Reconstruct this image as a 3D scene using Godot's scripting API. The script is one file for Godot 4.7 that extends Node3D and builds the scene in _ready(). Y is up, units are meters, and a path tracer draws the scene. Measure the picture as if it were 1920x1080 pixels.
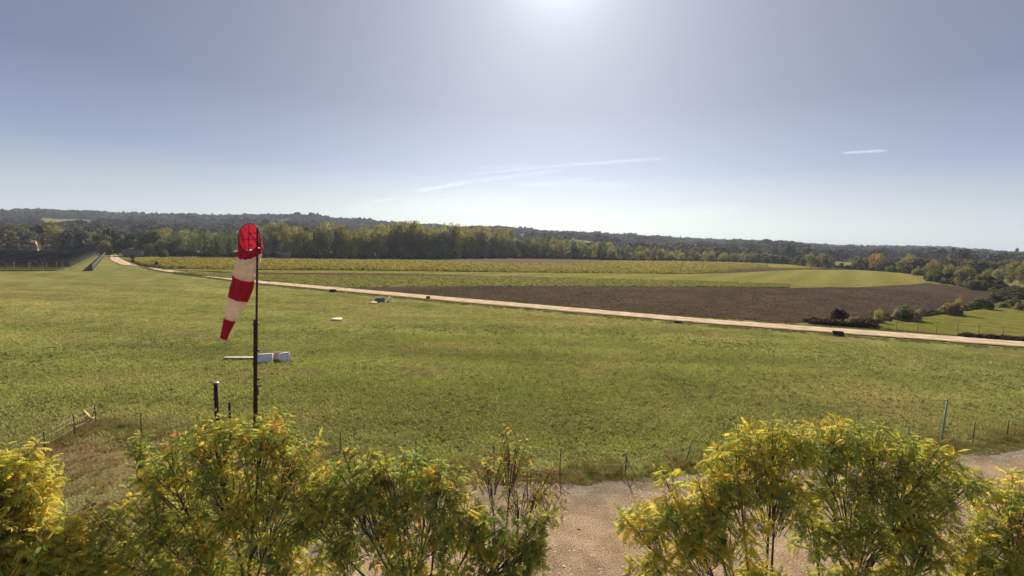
extends Node3D
# A grass airfield seen from a control tower: windsock, markers, farm road, fields, tree belt, hills.

const EYE := 9.0
const EXPOSURE := 2.35
var rng := RandomNumberGenerator.new()
var noise_big := FastNoiseLite.new()
var noise_mid := FastNoiseLite.new()
var noise_small := FastNoiseLite.new()
var used_names := {}
var protos := []          # crown and trunk meshes of the tree kinds
var bark: StandardMaterial3D
var bark_pale: StandardMaterial3D
var crown_mats := []
var steel: StandardMaterial3D
var rust: StandardMaterial3D

# ---------------------------------------------------------------- helpers
func numbered(called: String) -> String:
	var n: int = used_names.get(called, 0)
	used_names[called] = n + 1
	return called if n == 0 else "%s_%03d" % [called, n]

func tag(o: Node3D, label: String, category: String, group := "") -> Node3D:
	o.set_meta("label", label)
	o.set_meta("category", category)
	if group != "":
		o.set_meta("group", group)
	return o

func thing(called: String, label: String, category: String, at := Vector3.ZERO, turn := 0.0, group := "") -> Node3D:
	var o := Node3D.new()
	o.name = numbered(called)
	add_child(o)
	o.position = at
	o.rotation.y = turn
	tag(o, label, category, group)
	return o

func part(called: String, mesh: Mesh, mat: Material, parent: Node) -> MeshInstance3D:
	var o := MeshInstance3D.new()
	o.name = called if parent != self else numbered(called)
	o.mesh = mesh
	if mat:
		o.material_override = mat
	parent.add_child(o, true)
	return o

func structure(called: String, label: String, mesh: Mesh, mat: Material) -> MeshInstance3D:
	var o := part(called, mesh, mat, self)
	o.set_meta("kind", "structure")
	o.set_meta("label", label)
	return o

func begin() -> SurfaceTool:
	var st := SurfaceTool.new()
	st.begin(Mesh.PRIMITIVE_TRIANGLES)
	return st

func finish(st: SurfaceTool, smooth := false) -> ArrayMesh:
	if smooth:
		st.index()
	st.generate_normals()
	return st.commit()

func col(r: float, g: float, b: float) -> Color:   # from linear base colour
	return Color(r, g, b).linear_to_srgb()

func mat(c: Color, rough := 0.85, spec := 0.3) -> StandardMaterial3D:
	var m := StandardMaterial3D.new()
	m.albedo_color = c
	m.roughness = rough
	m.metallic_specular = spec
	return m

func quad(st: SurfaceTool, a: Vector3, b: Vector3, c: Vector3, d: Vector3) -> void:
	st.add_vertex(a); st.add_vertex(b); st.add_vertex(c)
	st.add_vertex(a); st.add_vertex(c); st.add_vertex(d)

func box(st: SurfaceTool, t: Transform3D, s: Vector3) -> void:
	var h := s * 0.5
	var p := []
	for i in 8:
		p.append(t * Vector3(h.x if i & 1 else -h.x, h.y if i & 2 else -h.y, h.z if i & 4 else -h.z))
	for f in [[0, 2, 3, 1], [4, 5, 7, 6], [0, 4, 6, 2], [1, 3, 7, 5], [2, 6, 7, 3], [0, 1, 5, 4]]:
		quad(st, p[f[3]], p[f[2]], p[f[1]], p[f[0]])

func box_at(st: SurfaceTool, c: Vector3, s: Vector3, turn := 0.0) -> void:
	box(st, Transform3D(Basis(Vector3.UP, turn), c), s)

func tube(st: SurfaceTool, pts: Array, radii: Array, sides := 6, cap := false) -> void:
	var rings := []
	for i in pts.size():
		var d: Vector3 = (pts[mini(i + 1, pts.size() - 1)] - pts[maxi(i - 1, 0)]).normalized()
		var a: Vector3 = d.cross(Vector3.RIGHT if absf(d.x) < 0.8 else Vector3.FORWARD).normalized()
		var b: Vector3 = d.cross(a)
		var ring := []
		for k in sides:
			var w := TAU * k / sides
			ring.append(pts[i] + (a * cos(w) + b * sin(w)) * radii[i])
		rings.append(ring)
	for i in pts.size() - 1:
		for k in sides:
			var k2 := (k + 1) % sides
			quad(st, rings[i][k], rings[i][k2], rings[i + 1][k2], rings[i + 1][k])
	if cap:
		for e in [0, pts.size() - 1]:
			for k in range(1, sides - 1):
				if e == 0:
					st.add_vertex(rings[e][0]); st.add_vertex(rings[e][k + 1]); st.add_vertex(rings[e][k])
				else:
					st.add_vertex(rings[e][0]); st.add_vertex(rings[e][k]); st.add_vertex(rings[e][k + 1])

func noise(kind: int, freq: float, octaves: int, s: int) -> FastNoiseLite:
	var n := FastNoiseLite.new()
	n.noise_type = kind
	n.frequency = freq
	n.fractal_octaves = octaves
	n.seed = s
	return n

func noise_tex(n: FastNoiseLite, size: int, ramp: Array) -> NoiseTexture2D:
	var t := NoiseTexture2D.new()
	t.width = size
	t.height = size
	t.seamless = true
	t.noise = n
	if not ramp.is_empty():
		var g := Gradient.new()
		var offs := PackedFloat32Array()
		var cols := PackedColorArray()
		for r in ramp:
			offs.append(r[0])
			cols.append(r[1])
		g.offsets = offs
		g.colors = cols
		t.color_ramp = g
	return t

func lookup(table: Array, x: float) -> float:
	if x <= table[0][0]:
		return table[0][1]
	for i in table.size() - 1:
		if x < table[i + 1][0]:
			var t: float = (x - table[i][0]) / (table[i + 1][0] - table[i][0])
			t = t * t * (3.0 - 2.0 * t)
			return lerpf(table[i][1], table[i + 1][1], t)
	return table[-1][1]

# ---------------------------------------------------------------- the lie of the land
# bearing (degrees right of the camera's heading) -> slope of the skyline as seen from the tower
const SKYLINE := [[-120, 0.012], [-75, 0.028], [-53.3, 0.0313], [-48, 0.0334], [-44.9, 0.0382], [-41.3, 0.0374], [-37.4, 0.04], [-33, 0.0426], [-29.1, 0.0474], [-24.9, 0.0512], [-20.4, 0.0475], [-14.4, 0.044], [-11.3, 0.0404], [-7.4, 0.038], [-4.1, 0.0405], [-0.2, 0.0402], [6.4, 0.0336], [15.3, 0.0287], [21.3, 0.0239], [26.8, 0.0213], [31.9, 0.0178], [38.1, 0.0141], [42.7, 0.0155], [45.1, 0.0118], [47.4, 0.0066], [52.8, 0.002], [75, 0.006], [120, 0.012]]
const TREELINE := [[-44, 0.0], [-41.4, 0.004], [-39.1, 0.0133], [-37.4, 0.019], [-33, 0.0176], [-30.6, 0.0272], [-28.1, 0.0332], [-22.7, 0.0415], [-16.9, 0.0424], [-11.9, 0.0501], [-6.8, 0.0496], [-2.2, 0.0427], [2.5, 0.0264], [7.7, 0.0193], [11, 0.016], [15.4, 0.0087], [21.4, 0.0035], [26.9, 0.0008], [31.9, 0.0011]]

func bearing(x: float, z: float) -> float:
	return rad_to_deg(atan2(x, -z))

func at_bearing(deg: float, r: float) -> Vector3:
	var x := sin(deg_to_rad(deg)) * r
	var z := -cos(deg_to_rad(deg)) * r
	return Vector3(x, land(x, z), z)

# distance of the crest: a near ridge on the left, a far one seen through the gap on the right
func ridge(b: float) -> float:
	return lookup([[-60, 1500], [0, 1500], [26, 1650], [31, 1750], [34, 2700], [37.5, 2600], [40, 2000], [60, 2200]], b)

func land(x: float, z: float) -> float:
	var r := sqrt(x * x + z * z)
	if r < 430.0:
		return 0.0
	var b := bearing(x, z)
	var far := ridge(b)
	var crest := maxf(EYE + far * lookup(SKYLINE, b) - 10.0, 4.0)
	var t := (r - 430.0) / (far - 430.0)
	var h := 0.0
	if t < 1.0:
		h = crest * pow(t, 1.15)
	else:
		h = crest * maxf(0.35, 1.0 - (t - 1.0) * 0.6)
	var bump := noise_big.get_noise_2d(x * 0.35, z * 0.35)
	return h * (1.0 + 0.14 * bump * smoothstep(0.0, 0.3, t) * (1.0 - smoothstep(0.8, 1.0, t))) + 10.0 * bump * smoothstep(0.02, 0.3, t) * (1.0 - smoothstep(0.75, 1.0, t))

# clearings on the hills: bearing from, to, range from, to, tone
const CLEARINGS := [[-45.8, -39.6, 760.0, 1250.0, 0], [-33.8, -28.4, 1000.0, 1440.0, 0], [-36.5, -33.5, 700.0, 960.0, 1], [-29.5, -25.5, 1000.0, 1330.0, 1], [2.2, 6.0, 1050.0, 1480.0, 1], [7.4, 10.2, 560.0, 860.0, 0], [13.0, 15.5, 640.0, 900.0, 1], [21.4, 24.6, 900.0, 1330.0, 0], [32.0, 37.0, 1500.0, 2190.0, 0], [27.0, 31.0, 1800.0, 2190.0, 0], [33.2, 37.5, 430.0, 560.0, 0], [38.5, 41.5, 430.0, 640.0, 0], [41.5, 45.0, 800.0, 1150.0, 1], [-1.5, 1.8, 840.0, 1120.0, 1], [-4.0, 6.5, 1440.0, 1500.0, 1]]

func in_clearing(b: float, r: float) -> int:
	for c in CLEARINGS:
		if b > c[0] and b < c[1] and r > c[2] and r < c[3]:
			return c[4]
	return -1

# ---------------------------------------------------------------- sky
func sky_texture() -> ImageTexture:
	var w := 512
	var h := 256
	var sun := Vector3(sin(deg_to_rad(4.8)) * cos(deg_to_rad(31.0)), sin(deg_to_rad(31.0)), -cos(deg_to_rad(4.8)) * cos(deg_to_rad(31.0)))
	var by_height := [[0.0, Color8(220, 226, 225)], [3.3, Color8(197, 207, 213)], [9.0, Color8(142, 158, 190)], [16.0, Color8(112, 124, 158)], [22.0, Color8(108, 118, 151)], [30.0, Color8(102, 111, 148)], [60.0, Color8(82, 92, 136)], [90.0, Color8(66, 80, 126)]]
	var data := PackedFloat32Array()
	data.resize(w * h * 3)
	for j in h:
		var e := 90.0 - (j + 0.5) / h * 180.0
		var base := Color(0, 0, 0)
		if e >= 0.0:
			for i in by_height.size() - 1:
				if e >= by_height[i][0]:
					var t: float = clampf((e - by_height[i][0]) / (by_height[i + 1][0] - by_height[i][0]), 0.0, 1.0)
					base = (by_height[i][1] as Color).srgb_to_linear().lerp((by_height[i + 1][1] as Color).srgb_to_linear(), t)
		else:
			base = Color(0.20, 0.19, 0.13)
		for i in w:
			var b := ((i + 0.5) / w - 0.5) * 360.0
			var d := Vector3(sin(deg_to_rad(b)) * cos(deg_to_rad(e)), sin(deg_to_rad(e)), -cos(deg_to_rad(b)) * cos(deg_to_rad(e)))
			var g := rad_to_deg(d.angle_to(sun))
			var c := base
			if e >= 0.0:
				var a := 0.72 * exp(-g / 17.0) + 0.8 * exp(-g / 2.6)
				var low := 0.61 * exp(-e / 11.0) * exp(-pow((b - 4.8) / 33.0, 2.0))
				var blue := lerpf(0.66, 1.0, smoothstep(2.0, 9.0, e))
				c = base + Color(a + low * 1.02, a * 1.04 + low * 1.0, a * 0.98 + low * blue)
			var k := (j * w + i) * 3
			data[k] = c.r / EXPOSURE
			data[k + 1] = c.g / EXPOSURE
			data[k + 2] = c.b / EXPOSURE
	var im := Image.create_from_data(w, h, false, Image.FORMAT_RGBF, data.to_byte_array())
	im.resize(4096, 2048, Image.INTERPOLATE_CUBIC)
	# thin cirrus and contrails: bearing and height at both ends, width in degrees, strength, raggedness
	var streaks := [[34.8, 10.05, 38.3, 9.97, 0.07, 0.26, 0.2], [-11.9, 6.4, -4.9, 7.9, 0.17, 0.16, 0.8], [-4.9, 7.9, 6.0, 9.4, 0.20, 0.10, 0.9], [-5.3, 8.7, 6.1, 10.0, 0.10, 0.10, 0.6], [6.1, 10.0, 17.9, 10.62, 0.14, 0.12, 0.8], [-4.5, 9.4, 3.0, 9.9, 0.22, 0.05, 0.9], [-0.3, 7.6, 15.0, 7.7, 0.32, 0.06, 1.0], [-16.9, 4.86, -13.8, 5.5, 0.08, 0.12, 0.6], [-14.0, 5.6, 2.0, 6.0, 0.9, 0.05, 1.0], [-20.0, 4.2, 0.0, 4.9, 0.8, 0.05, 1.0], [2.0, 7.6, 10.0, 8.6, 0.12, 0.07, 0.8], [16.0, 4.4, 27.0, 4.7, 0.5, 0.035, 1.0]]
	var wisp := noise(FastNoiseLite.TYPE_SIMPLEX_SMOOTH, 0.5, 4, 5)
	var per := 4096.0 / 360.0
	for s in streaks:
		var x0 := int((s[0] - 1.0 + 180.0) * per)
		var x1 := int((s[2] + 1.0 + 180.0) * per)
		for x in range(x0, x1):
			var b := x / per - 180.0
			var t: float = (b - s[0]) / (s[2] - s[0])
			var ends: float = smoothstep(-0.08, 0.15, t) * (1.0 - smoothstep(0.85, 1.08, t))
			var mid: float = lerpf(s[1], s[3], t) + 0.12 * s[6] * wisp.get_noise_2d(b * 0.8, s[1] * 9.0)
			for y in range(int((90.0 - mid - s[4] * 3.0) * per), int((90.0 - mid + s[4] * 3.0) * per) + 1):
				var e := 90.0 - y / per
				var v: float = 1.7 * ends * s[5] * exp(-pow((e - mid) / s[4], 2.0)) * (1.0 - s[6] * (0.5 + 0.7 * wisp.get_noise_2d(b * 1.6, e * 7.0)))
				if v > 0.002:
					v /= EXPOSURE
					im.set_pixel(x, y, im.get_pixel(x, y) + Color(v, v * 0.97, v * 0.88))
	return ImageTexture.create_from_image(im)

# ---------------------------------------------------------------- ground materials
func ground_mat(base: Color, fine: float, coarse: float, relief: float, s: int, low := 0.55) -> StandardMaterial3D:
	var m := mat(base, 1.0, 0.05)
	m.vertex_color_use_as_albedo = true
	m.uv1_triplanar = true
	m.uv1_world_triplanar = true
	m.uv1_scale = Vector3.ONE / fine
	m.albedo_texture = noise_tex(noise(FastNoiseLite.TYPE_SIMPLEX_SMOOTH, 0.02, 6, s), 1024, [[0.15, col(low, low, low)], [0.5, col(0.8, 0.8, 0.8)], [0.85, col(1, 1, 1)]])
	m.detail_enabled = true
	m.detail_blend_mode = BaseMaterial3D.BLEND_MODE_MUL
	m.detail_uv_layer = BaseMaterial3D.DETAIL_UV_2
	m.uv2_triplanar = true
	m.uv2_world_triplanar = true
	m.uv2_scale = Vector3.ONE / coarse
	m.detail_albedo = noise_tex(noise(FastNoiseLite.TYPE_SIMPLEX_SMOOTH, 0.012, 5, s + 1), 512, [[0.2, col(0.72, 0.7, 0.66)], [0.8, col(1, 1, 1)]])
	if relief > 0.0:
		m.heightmap_enabled = true
		m.heightmap_scale = relief
		m.heightmap_texture = noise_tex(noise(FastNoiseLite.TYPE_SIMPLEX_SMOOTH, 0.03, 5, s + 2), 1024, [])
	return m

func meadow_tone(x: float, z: float) -> Color:
	var r := sqrt(x * x + z * z)
	var a := noise_mid.get_noise_2d(x, z * 1.3)
	var b := noise_big.get_noise_2d(x * 1.6, z * 2.2)
	var near_c := Color(0.202, 0.234, 0.068)
	var far_c := Color(0.236, 0.248, 0.082)
	var c := near_c.lerp(far_c, clampf(smoothstep(22.0, 75.0, r) + 0.25 * b, 0.0, 1.0))
	c = c.lerp(Color(0.32, 0.255, 0.125), clampf(0.40 * smoothstep(0.12, 0.6, a) + 0.20 * smoothstep(0.1, 0.5, b), 0.0, 0.6))
	c = c.lerp(Color(0.13, 0.18, 0.04), clampf(0.5 * smoothstep(0.15, 0.6, -a), 0.0, 0.5))
	var streak := noise_mid.get_noise_2d(x * 0.22 + 40.0, z * 1.9)
	c = c * (1.0 + 0.30 * streak)
	# mown bands that run along the strip
	var across := x * 0.45 + -z * 0.89
	c = c * (1.0 + 0.05 * sin(across * 0.55 + 1.5 * b))
	# the dry, trodden enclosure by the fence on the left
	var dry := smoothstep(-8.0, -11.0, x) * smoothstep(-20.6, -19.2, z) * (1.0 - smoothstep(-2.0, 6.0, z)) * smoothstep(-20.5, -19.0, x)
	dry = maxf(dry, smoothstep(-17.2, -16.4, z) * (1.0 - smoothstep(-8.0, 0.0, x) * 0.3))
	c = c.lerp(Color(0.26, 0.215, 0.115) * (1.0 + 0.4 * a), dry * clampf(0.75 + a, 0.2, 0.95))
	c.a = 1.0
	return c

func polar_sheet(r0: float, r1: float, ratio: float, fine_step: float, tone: Callable) -> ArrayMesh:
	var angles := []
	var d := -180.0
	while d < 180.0:
		angles.append(d)
		d += fine_step if absf(d) < 62.0 else 4.0
	angles.append(180.0)
	var radii := []
	var r := r0
	while r < r1:
		radii.append(r)
		r *= ratio
	radii.append(r1)
	var v := PackedVector3Array()
	var n := PackedVector3Array()
	var c := PackedColorArray()
	var idx := PackedInt32Array()
	for q in radii:
		for a in angles:
			var x: float = sin(deg_to_rad(a)) * q
			var z: float = -cos(deg_to_rad(a)) * q
			v.append(Vector3(x, land(x, z), z))
			var s: float = maxf(2.0, q * 0.01)
			n.append(Vector3(land(x - s, z) - land(x + s, z), 2.0 * s, land(x, z - s) - land(x, z + s)).normalized() if q > 415.0 else Vector3.UP)
			c.append(tone.call(x, z))
	var w := angles.size()
	for i in radii.size() - 1:
		for k in w - 1:
			var p := i * w + k
			idx.append_array([p, p + w, p + 1, p + 1, p + w, p + w + 1])
	var arr := []
	arr.resize(Mesh.ARRAY_MAX)
	arr[Mesh.ARRAY_VERTEX] = v
	arr[Mesh.ARRAY_NORMAL] = n
	arr[Mesh.ARRAY_COLOR] = c
	arr[Mesh.ARRAY_INDEX] = idx
	var m := ArrayMesh.new()
	m.add_surface_from_arrays(Mesh.PRIMITIVE_TRIANGLES, arr)
	return m

func resample(line: Array, n: int) -> Array:
	var lens := [0.0]
	for i in line.size() - 1:
		lens.append(lens[-1] + (line[i + 1] - line[i]).length())
	var out := []
	for k in n + 1:
		var s: float = lens[-1] * k / n
		var i := 0
		while i < line.size() - 2 and lens[i + 1] < s:
			i += 1
		var t: float = (s - lens[i]) / maxf(lens[i + 1] - lens[i], 0.0001)
		out.append((line[i] as Vector2).lerp(line[i + 1], clampf(t, 0, 1)))
	return out

# a draped sheet between two lines on the ground; lumps raise it unevenly, as a crop does
func strip_mesh(far_line: Array, near_line: Array, n: int, m: int, lift: float, tone: Callable, lumps := 0.0, ragged := 0.0) -> ArrayMesh:
	var a := resample(far_line, n)
	var b := resample(near_line, n)
	var v := PackedVector3Array()
	var c := PackedColorArray()
	var idx := PackedInt32Array()
	for i in n + 1:
		for j in m + 1:
			var p: Vector2 = (a[i] as Vector2).lerp(b[i], float(j) / m)
			if ragged > 0.0 and (j == 0 or j == m):
				var w := (b[i] - a[i] as Vector2).normalized() * ragged * noise_small.get_noise_2d(p.x * 3.0, p.y * 3.0)
				p += w
			var edge := 0.0 if (j == 0 or j == m or i == 0 or i == n) else 1.0
			var y := land(p.x, p.y) + lift
			if lumps > 0.0:
				y += edge * lumps * (0.75 + 0.5 * noise_small.get_noise_2d(p.x * 4.0, p.y * 4.0))
			v.append(Vector3(p.x, y, p.y))
			c.append(tone.call(p.x, p.y))
	for i in n:
		for j in m:
			var p := i * (m + 1) + j
			idx.append_array([p, p + 1, p + m + 2, p, p + m + 2, p + m + 1])
	var st := begin()
	for k in v.size():
		st.set_color(c[k])
		st.set_smooth_group(0)
		st.add_vertex(v[k])
	for k in idx:
		st.add_index(k)
	st.generate_normals()
	return st.commit()

func flat_tone(base: Color, spread: float, dry: Color) -> Callable:
	return func(x: float, z: float) -> Color:
		var a := noise_mid.get_noise_2d(x * 0.7, z * 0.7)
		var b := noise_small.get_noise_2d(x * 1.5, z * 1.5)
		var c := base.lerp(dry, clampf(0.35 + 0.9 * a, 0.0, 1.0)) * (1.0 + spread * b)
		c.a = 1.0
		return c

func row_tone(base: Color, dry: Color, dir: Vector2, period: float, depth: float) -> Callable:
	var f := flat_tone(base, 0.12, dry)
	return func(x: float, z: float) -> Color:
		var c: Color = f.call(x, z)
		var w := sin((x * dir.x + z * dir.y) * TAU / period)
		c = c * (1.0 + depth * w)
		c.a = 1.0
		return c

# the road: two worn wheel tracks, a rougher crown and ragged edges with grass creeping in
func rut_tone(worn: Color, rough: Color) -> Callable:
	var axis := [Vector2(-197, -227), Vector2(-160, -184), Vector2(-128.5, -152), Vector2(-100, -129.3), Vector2(-55.3, -98.7), Vector2(-8.6, -74.6), Vector2(25.3, -58.1), Vector2(54.0, -47.7), Vector2(75, -38.6)]
	return func(x: float, z: float) -> Color:
		var best := 1e9
		for i in axis.size() - 1:
			best = minf(best, Geometry2D.get_closest_point_to_segment(Vector2(x, z), axis[i], axis[i + 1]).distance_to(Vector2(x, z)))
		var n := noise_small.get_noise_2d(x * 0.8, z * 0.8)
		var k := exp(-pow((best - 0.95) / 0.5, 2.0))
		var c := rough.lerp(worn, clampf(k + 0.35 * n + 0.25, 0.0, 1.0))
		c = c.lerp(Color(0.20, 0.19, 0.08), clampf(smoothstep(1.6, 2.3, best + 0.5 * n), 0.0, 0.8))
		c.a = 1.0
		return c

# the yard: grey pebbles along its rim, packed sandy wheel tracks in the middle
func yard_tone(x: float, z: float) -> Color:
	var n := noise_small.get_noise_2d(x * 1.5, z * 1.5)
	var a := noise_mid.get_noise_2d(x * 1.1, z * 1.1)
	var rim := smoothstep(1.7, 0.3, absf(z - gravel_far(x)) + 0.8 * a)
	var c := Color(0.42, 0.33, 0.24).lerp(Color(0.52, 0.40, 0.27), clampf(0.5 + 1.6 * a, 0.0, 1.0))
	c = c.lerp(Color(0.33, 0.29, 0.24), clampf(rim * 0.8 + 0.5 * maxf(0.0, n), 0.0, 0.85))
	var path := x - 1.6 + 0.12 * (z + 14.0) * (z + 14.0)
	for side in [-0.8, 0.8]:
		c = c.lerp(Color(0.54, 0.42, 0.30), 0.45 * exp(-pow((path + side) / 0.3, 2.0)))
	c = c * (1.0 + 0.25 * n)
	c.a = 1.0
	return c

# ---------------------------------------------------------------- copies
func scatter(called: String, label: String, mesh: Mesh, material: Material, places: Array, parent: Node = self) -> MultiMeshInstance3D:
	# places: [Transform3D, Color]
	var mm := MultiMesh.new()
	mm.transform_format = MultiMesh.TRANSFORM_3D
	mm.use_colors = true
	mm.mesh = mesh
	mm.instance_count = places.size()
	for i in places.size():
		mm.set_instance_transform(i, places[i][0])
		mm.set_instance_color(i, places[i][1])
	var o := MultiMeshInstance3D.new()
	o.name = numbered(called) if parent == self else called
	o.multimesh = mm
	o.material_override = material
	parent.add_child(o, true)
	o.set_meta("kind", "stuff")
	if label != "":
		o.set_meta("label", label)
	return o

func leafy(tone: Color, through := 0.7) -> StandardMaterial3D:
	var m := mat(tone, 0.75, 0.3)
	m.vertex_color_use_as_albedo = true
	m.backlight_enabled = true
	m.backlight = Color(through, through, through).linear_to_srgb()
	return m

func tuft_mesh(blades: int, height: float, spread: float, width: float, s: int) -> ArrayMesh:
	var r := RandomNumberGenerator.new()
	r.seed = s
	var st := begin()
	for i in blades:
		var a := r.randf() * TAU
		var p := Vector3(cos(a), 0, sin(a)) * spread * sqrt(r.randf())
		var lean := Vector3(r.randf_range(-1, 1), 0, r.randf_range(-1, 1)) * height * 0.7
		var h := height * r.randf_range(0.5, 1.1)
		var side := Vector3(cos(a + 1.3), 0, sin(a + 1.3)) * width
		var k := r.randf_range(0.65, 1.0)
		st.set_color(Color(k, k * r.randf_range(0.93, 1.0), k * r.randf_range(0.8, 1.0)))
		var mid := p + lean * 0.4 + Vector3(0, h * 0.6, 0)
		var tip := p + lean + Vector3(0, h, 0)
		quad(st, p - side, p + side, mid + side * 0.7, mid - side * 0.7)
		st.add_vertex(mid - side * 0.7); st.add_vertex(mid + side * 0.7); st.add_vertex(tip)
	return finish(st)

# ---------------------------------------------------------------- trees
func crown_mesh(blobs: Array, count: int, size: float, s: int) -> ArrayMesh:
	var r := RandomNumberGenerator.new()
	r.seed = s
	var st := begin()
	var total := 0.0
	for b in blobs:
		total += b[1].x * b[1].y
	for b in blobs:
		var n := int(count * b[1].x * b[1].y / total)
		var clump := r.randf_range(0.72, 1.0)
		for i in n:
			var d := Vector3(r.randfn(), r.randfn(), r.randfn()).normalized()
			var p: Vector3 = b[0] + d * b[1] * lerpf(0.45, 1.08, sqrt(r.randf()))
			var nrm := (d + Vector3(r.randfn(), r.randfn() + 0.3, r.randfn()) * 0.42).normalized()
			var u := nrm.cross(Vector3(r.randfn(), r.randfn(), r.randfn())).normalized()
			var w := nrm.cross(u)
			var q := size * r.randf_range(0.6, 1.35)
			var k := clump * r.randf_range(0.7, 1.0)
			st.set_color(Color(k, k * r.randf_range(0.93, 1.0), k * r.randf_range(0.75, 1.0)))
			quad(st, p - u * q, p + w * q * 0.6, p + u * q, p - w * q * 0.6)
	return finish(st)

func blob_set(kind: int, s: int) -> Array:
	var r := RandomNumberGenerator.new()
	r.seed = s
	var out := []
	match kind:
		0:   # broad crown
			out.append([Vector3(0, 0.5, 0), Vector3(0.3, 0.36, 0.3)])
			for i in 17:
				var d := Vector3(r.randfn(), r.randfn() * 0.9, r.randfn()).normalized()
				out.append([Vector3(0, 0.52, 0) + d * Vector3(0.3, 0.36, 0.3) * r.randf_range(0.75, 1.1), Vector3.ONE * r.randf_range(0.1, 0.2)])
			for i in 6:
				var a := TAU * i / 6.0 + r.randf()
				out.append([Vector3(cos(a) * 0.28, r.randf_range(0.1, 0.3), sin(a) * 0.28), Vector3(0.15, 0.12, 0.15) * r.randf_range(0.7, 1.2)])
		1:   # slender upright
			for i in 14:
				var y := 0.1 + 0.84 * i / 13.0
				var w := 0.16 + 0.2 * sin(PI * clampf((y - 0.02) / 1.0, 0, 1))
				out.append([Vector3(r.randf_range(-0.14, 0.14), y, r.randf_range(-0.14, 0.14)), Vector3(w, 0.1, w)])
		2:   # several open plumes on bare stems
			for k in 5:
				var a := TAU * k / 5.0 + r.randf()
				var c := Vector3(cos(a), 0, sin(a)) * 0.27
				var top := r.randf_range(0.78, 0.95)
				for i in 5:
					var y := lerpf(0.34, top, i / 4.0)
					out.append([c * (0.6 + 0.5 * y) + Vector3(r.randf_range(-0.07, 0.07), y, r.randf_range(-0.07, 0.07)), Vector3(0.14, 0.085, 0.14) * r.randf_range(0.7, 1.25)])
			for i in 5:
				out.append([Vector3(r.randf_range(-0.35, 0.35), r.randf_range(0.08, 0.22), r.randf_range(-0.35, 0.35)), Vector3(0.18, 0.12, 0.18)])
		3:   # bush, leafy to the ground
			for i in 14:
				var a := r.randf() * TAU
				var q := sqrt(r.randf()) * 0.36
				var y := (0.78 - q * 1.1) * r.randf_range(0.25, 1.0)
				out.append([Vector3(cos(a) * q, y, sin(a) * q), Vector3(0.17, 0.2, 0.17) * r.randf_range(0.75, 1.2)])
		4:   # dome, leafy to the ground and even
			for i in 20:
				var a := r.randf() * TAU
				var e := asin(r.randf())
				out.append([Vector3(cos(a) * cos(e) * 0.36, 0.12 + sin(e) * 0.68, sin(a) * cos(e) * 0.36), Vector3(0.17, 0.17, 0.17) * r.randf_range(0.75, 1.15)])
			out.append([Vector3(0, 0.35, 0), Vector3(0.34, 0.34, 0.34)])
	return out

func trunk_mesh(kind: int, s: int) -> ArrayMesh:
	var r := RandomNumberGenerator.new()
	r.seed = s
	var st := begin()
	if kind == 2:
		for k in 5:
			var a := TAU * k / 5.0 + r.randf()
			var c := Vector3(cos(a), 0, sin(a)) * 0.27
			tube(st, [Vector3(c.x * 0.4, -0.02, c.z * 0.4), Vector3(c.x * 0.7, 0.4, c.z * 0.7), c + Vector3(0, 0.85, 0)], [0.02, 0.014, 0.004], 5)
	else:
		var low := kind >= 3
		tube(st, [Vector3(0, -0.02, 0), Vector3(0.01, 0.3, 0), Vector3(-0.01, 0.6 if not low else 0.45, 0.01)], [0.035, 0.025, 0.012], 6)
		for k in 5:
			var a := TAU * k / 5.0 + r.randf()
			var y := r.randf_range(0.22, 0.45) * (0.5 if low else 1.0)
			tube(st, [Vector3(0, y, 0), Vector3(cos(a) * 0.12, y + 0.14, sin(a) * 0.12), Vector3(cos(a) * 0.24, y + 0.34, sin(a) * 0.24)], [0.016, 0.011, 0.004], 5)
	return finish(st, true)

func tree(called: String, label: String, category: String, at: Vector3, height: float, width: float, kind: int, tone: int, group := "") -> Node3D:
	var t := thing(called, label, category, at, rng.randf() * TAU, group)
	var v := rng.randi() % 2
	t.scale = Vector3(width, height, width)
	part("trunk", protos[kind][v][1], bark_pale if kind == 2 else bark, t)
	part("crown", protos[kind][v][0], crown_mats[tone], t)
	return t

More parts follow.
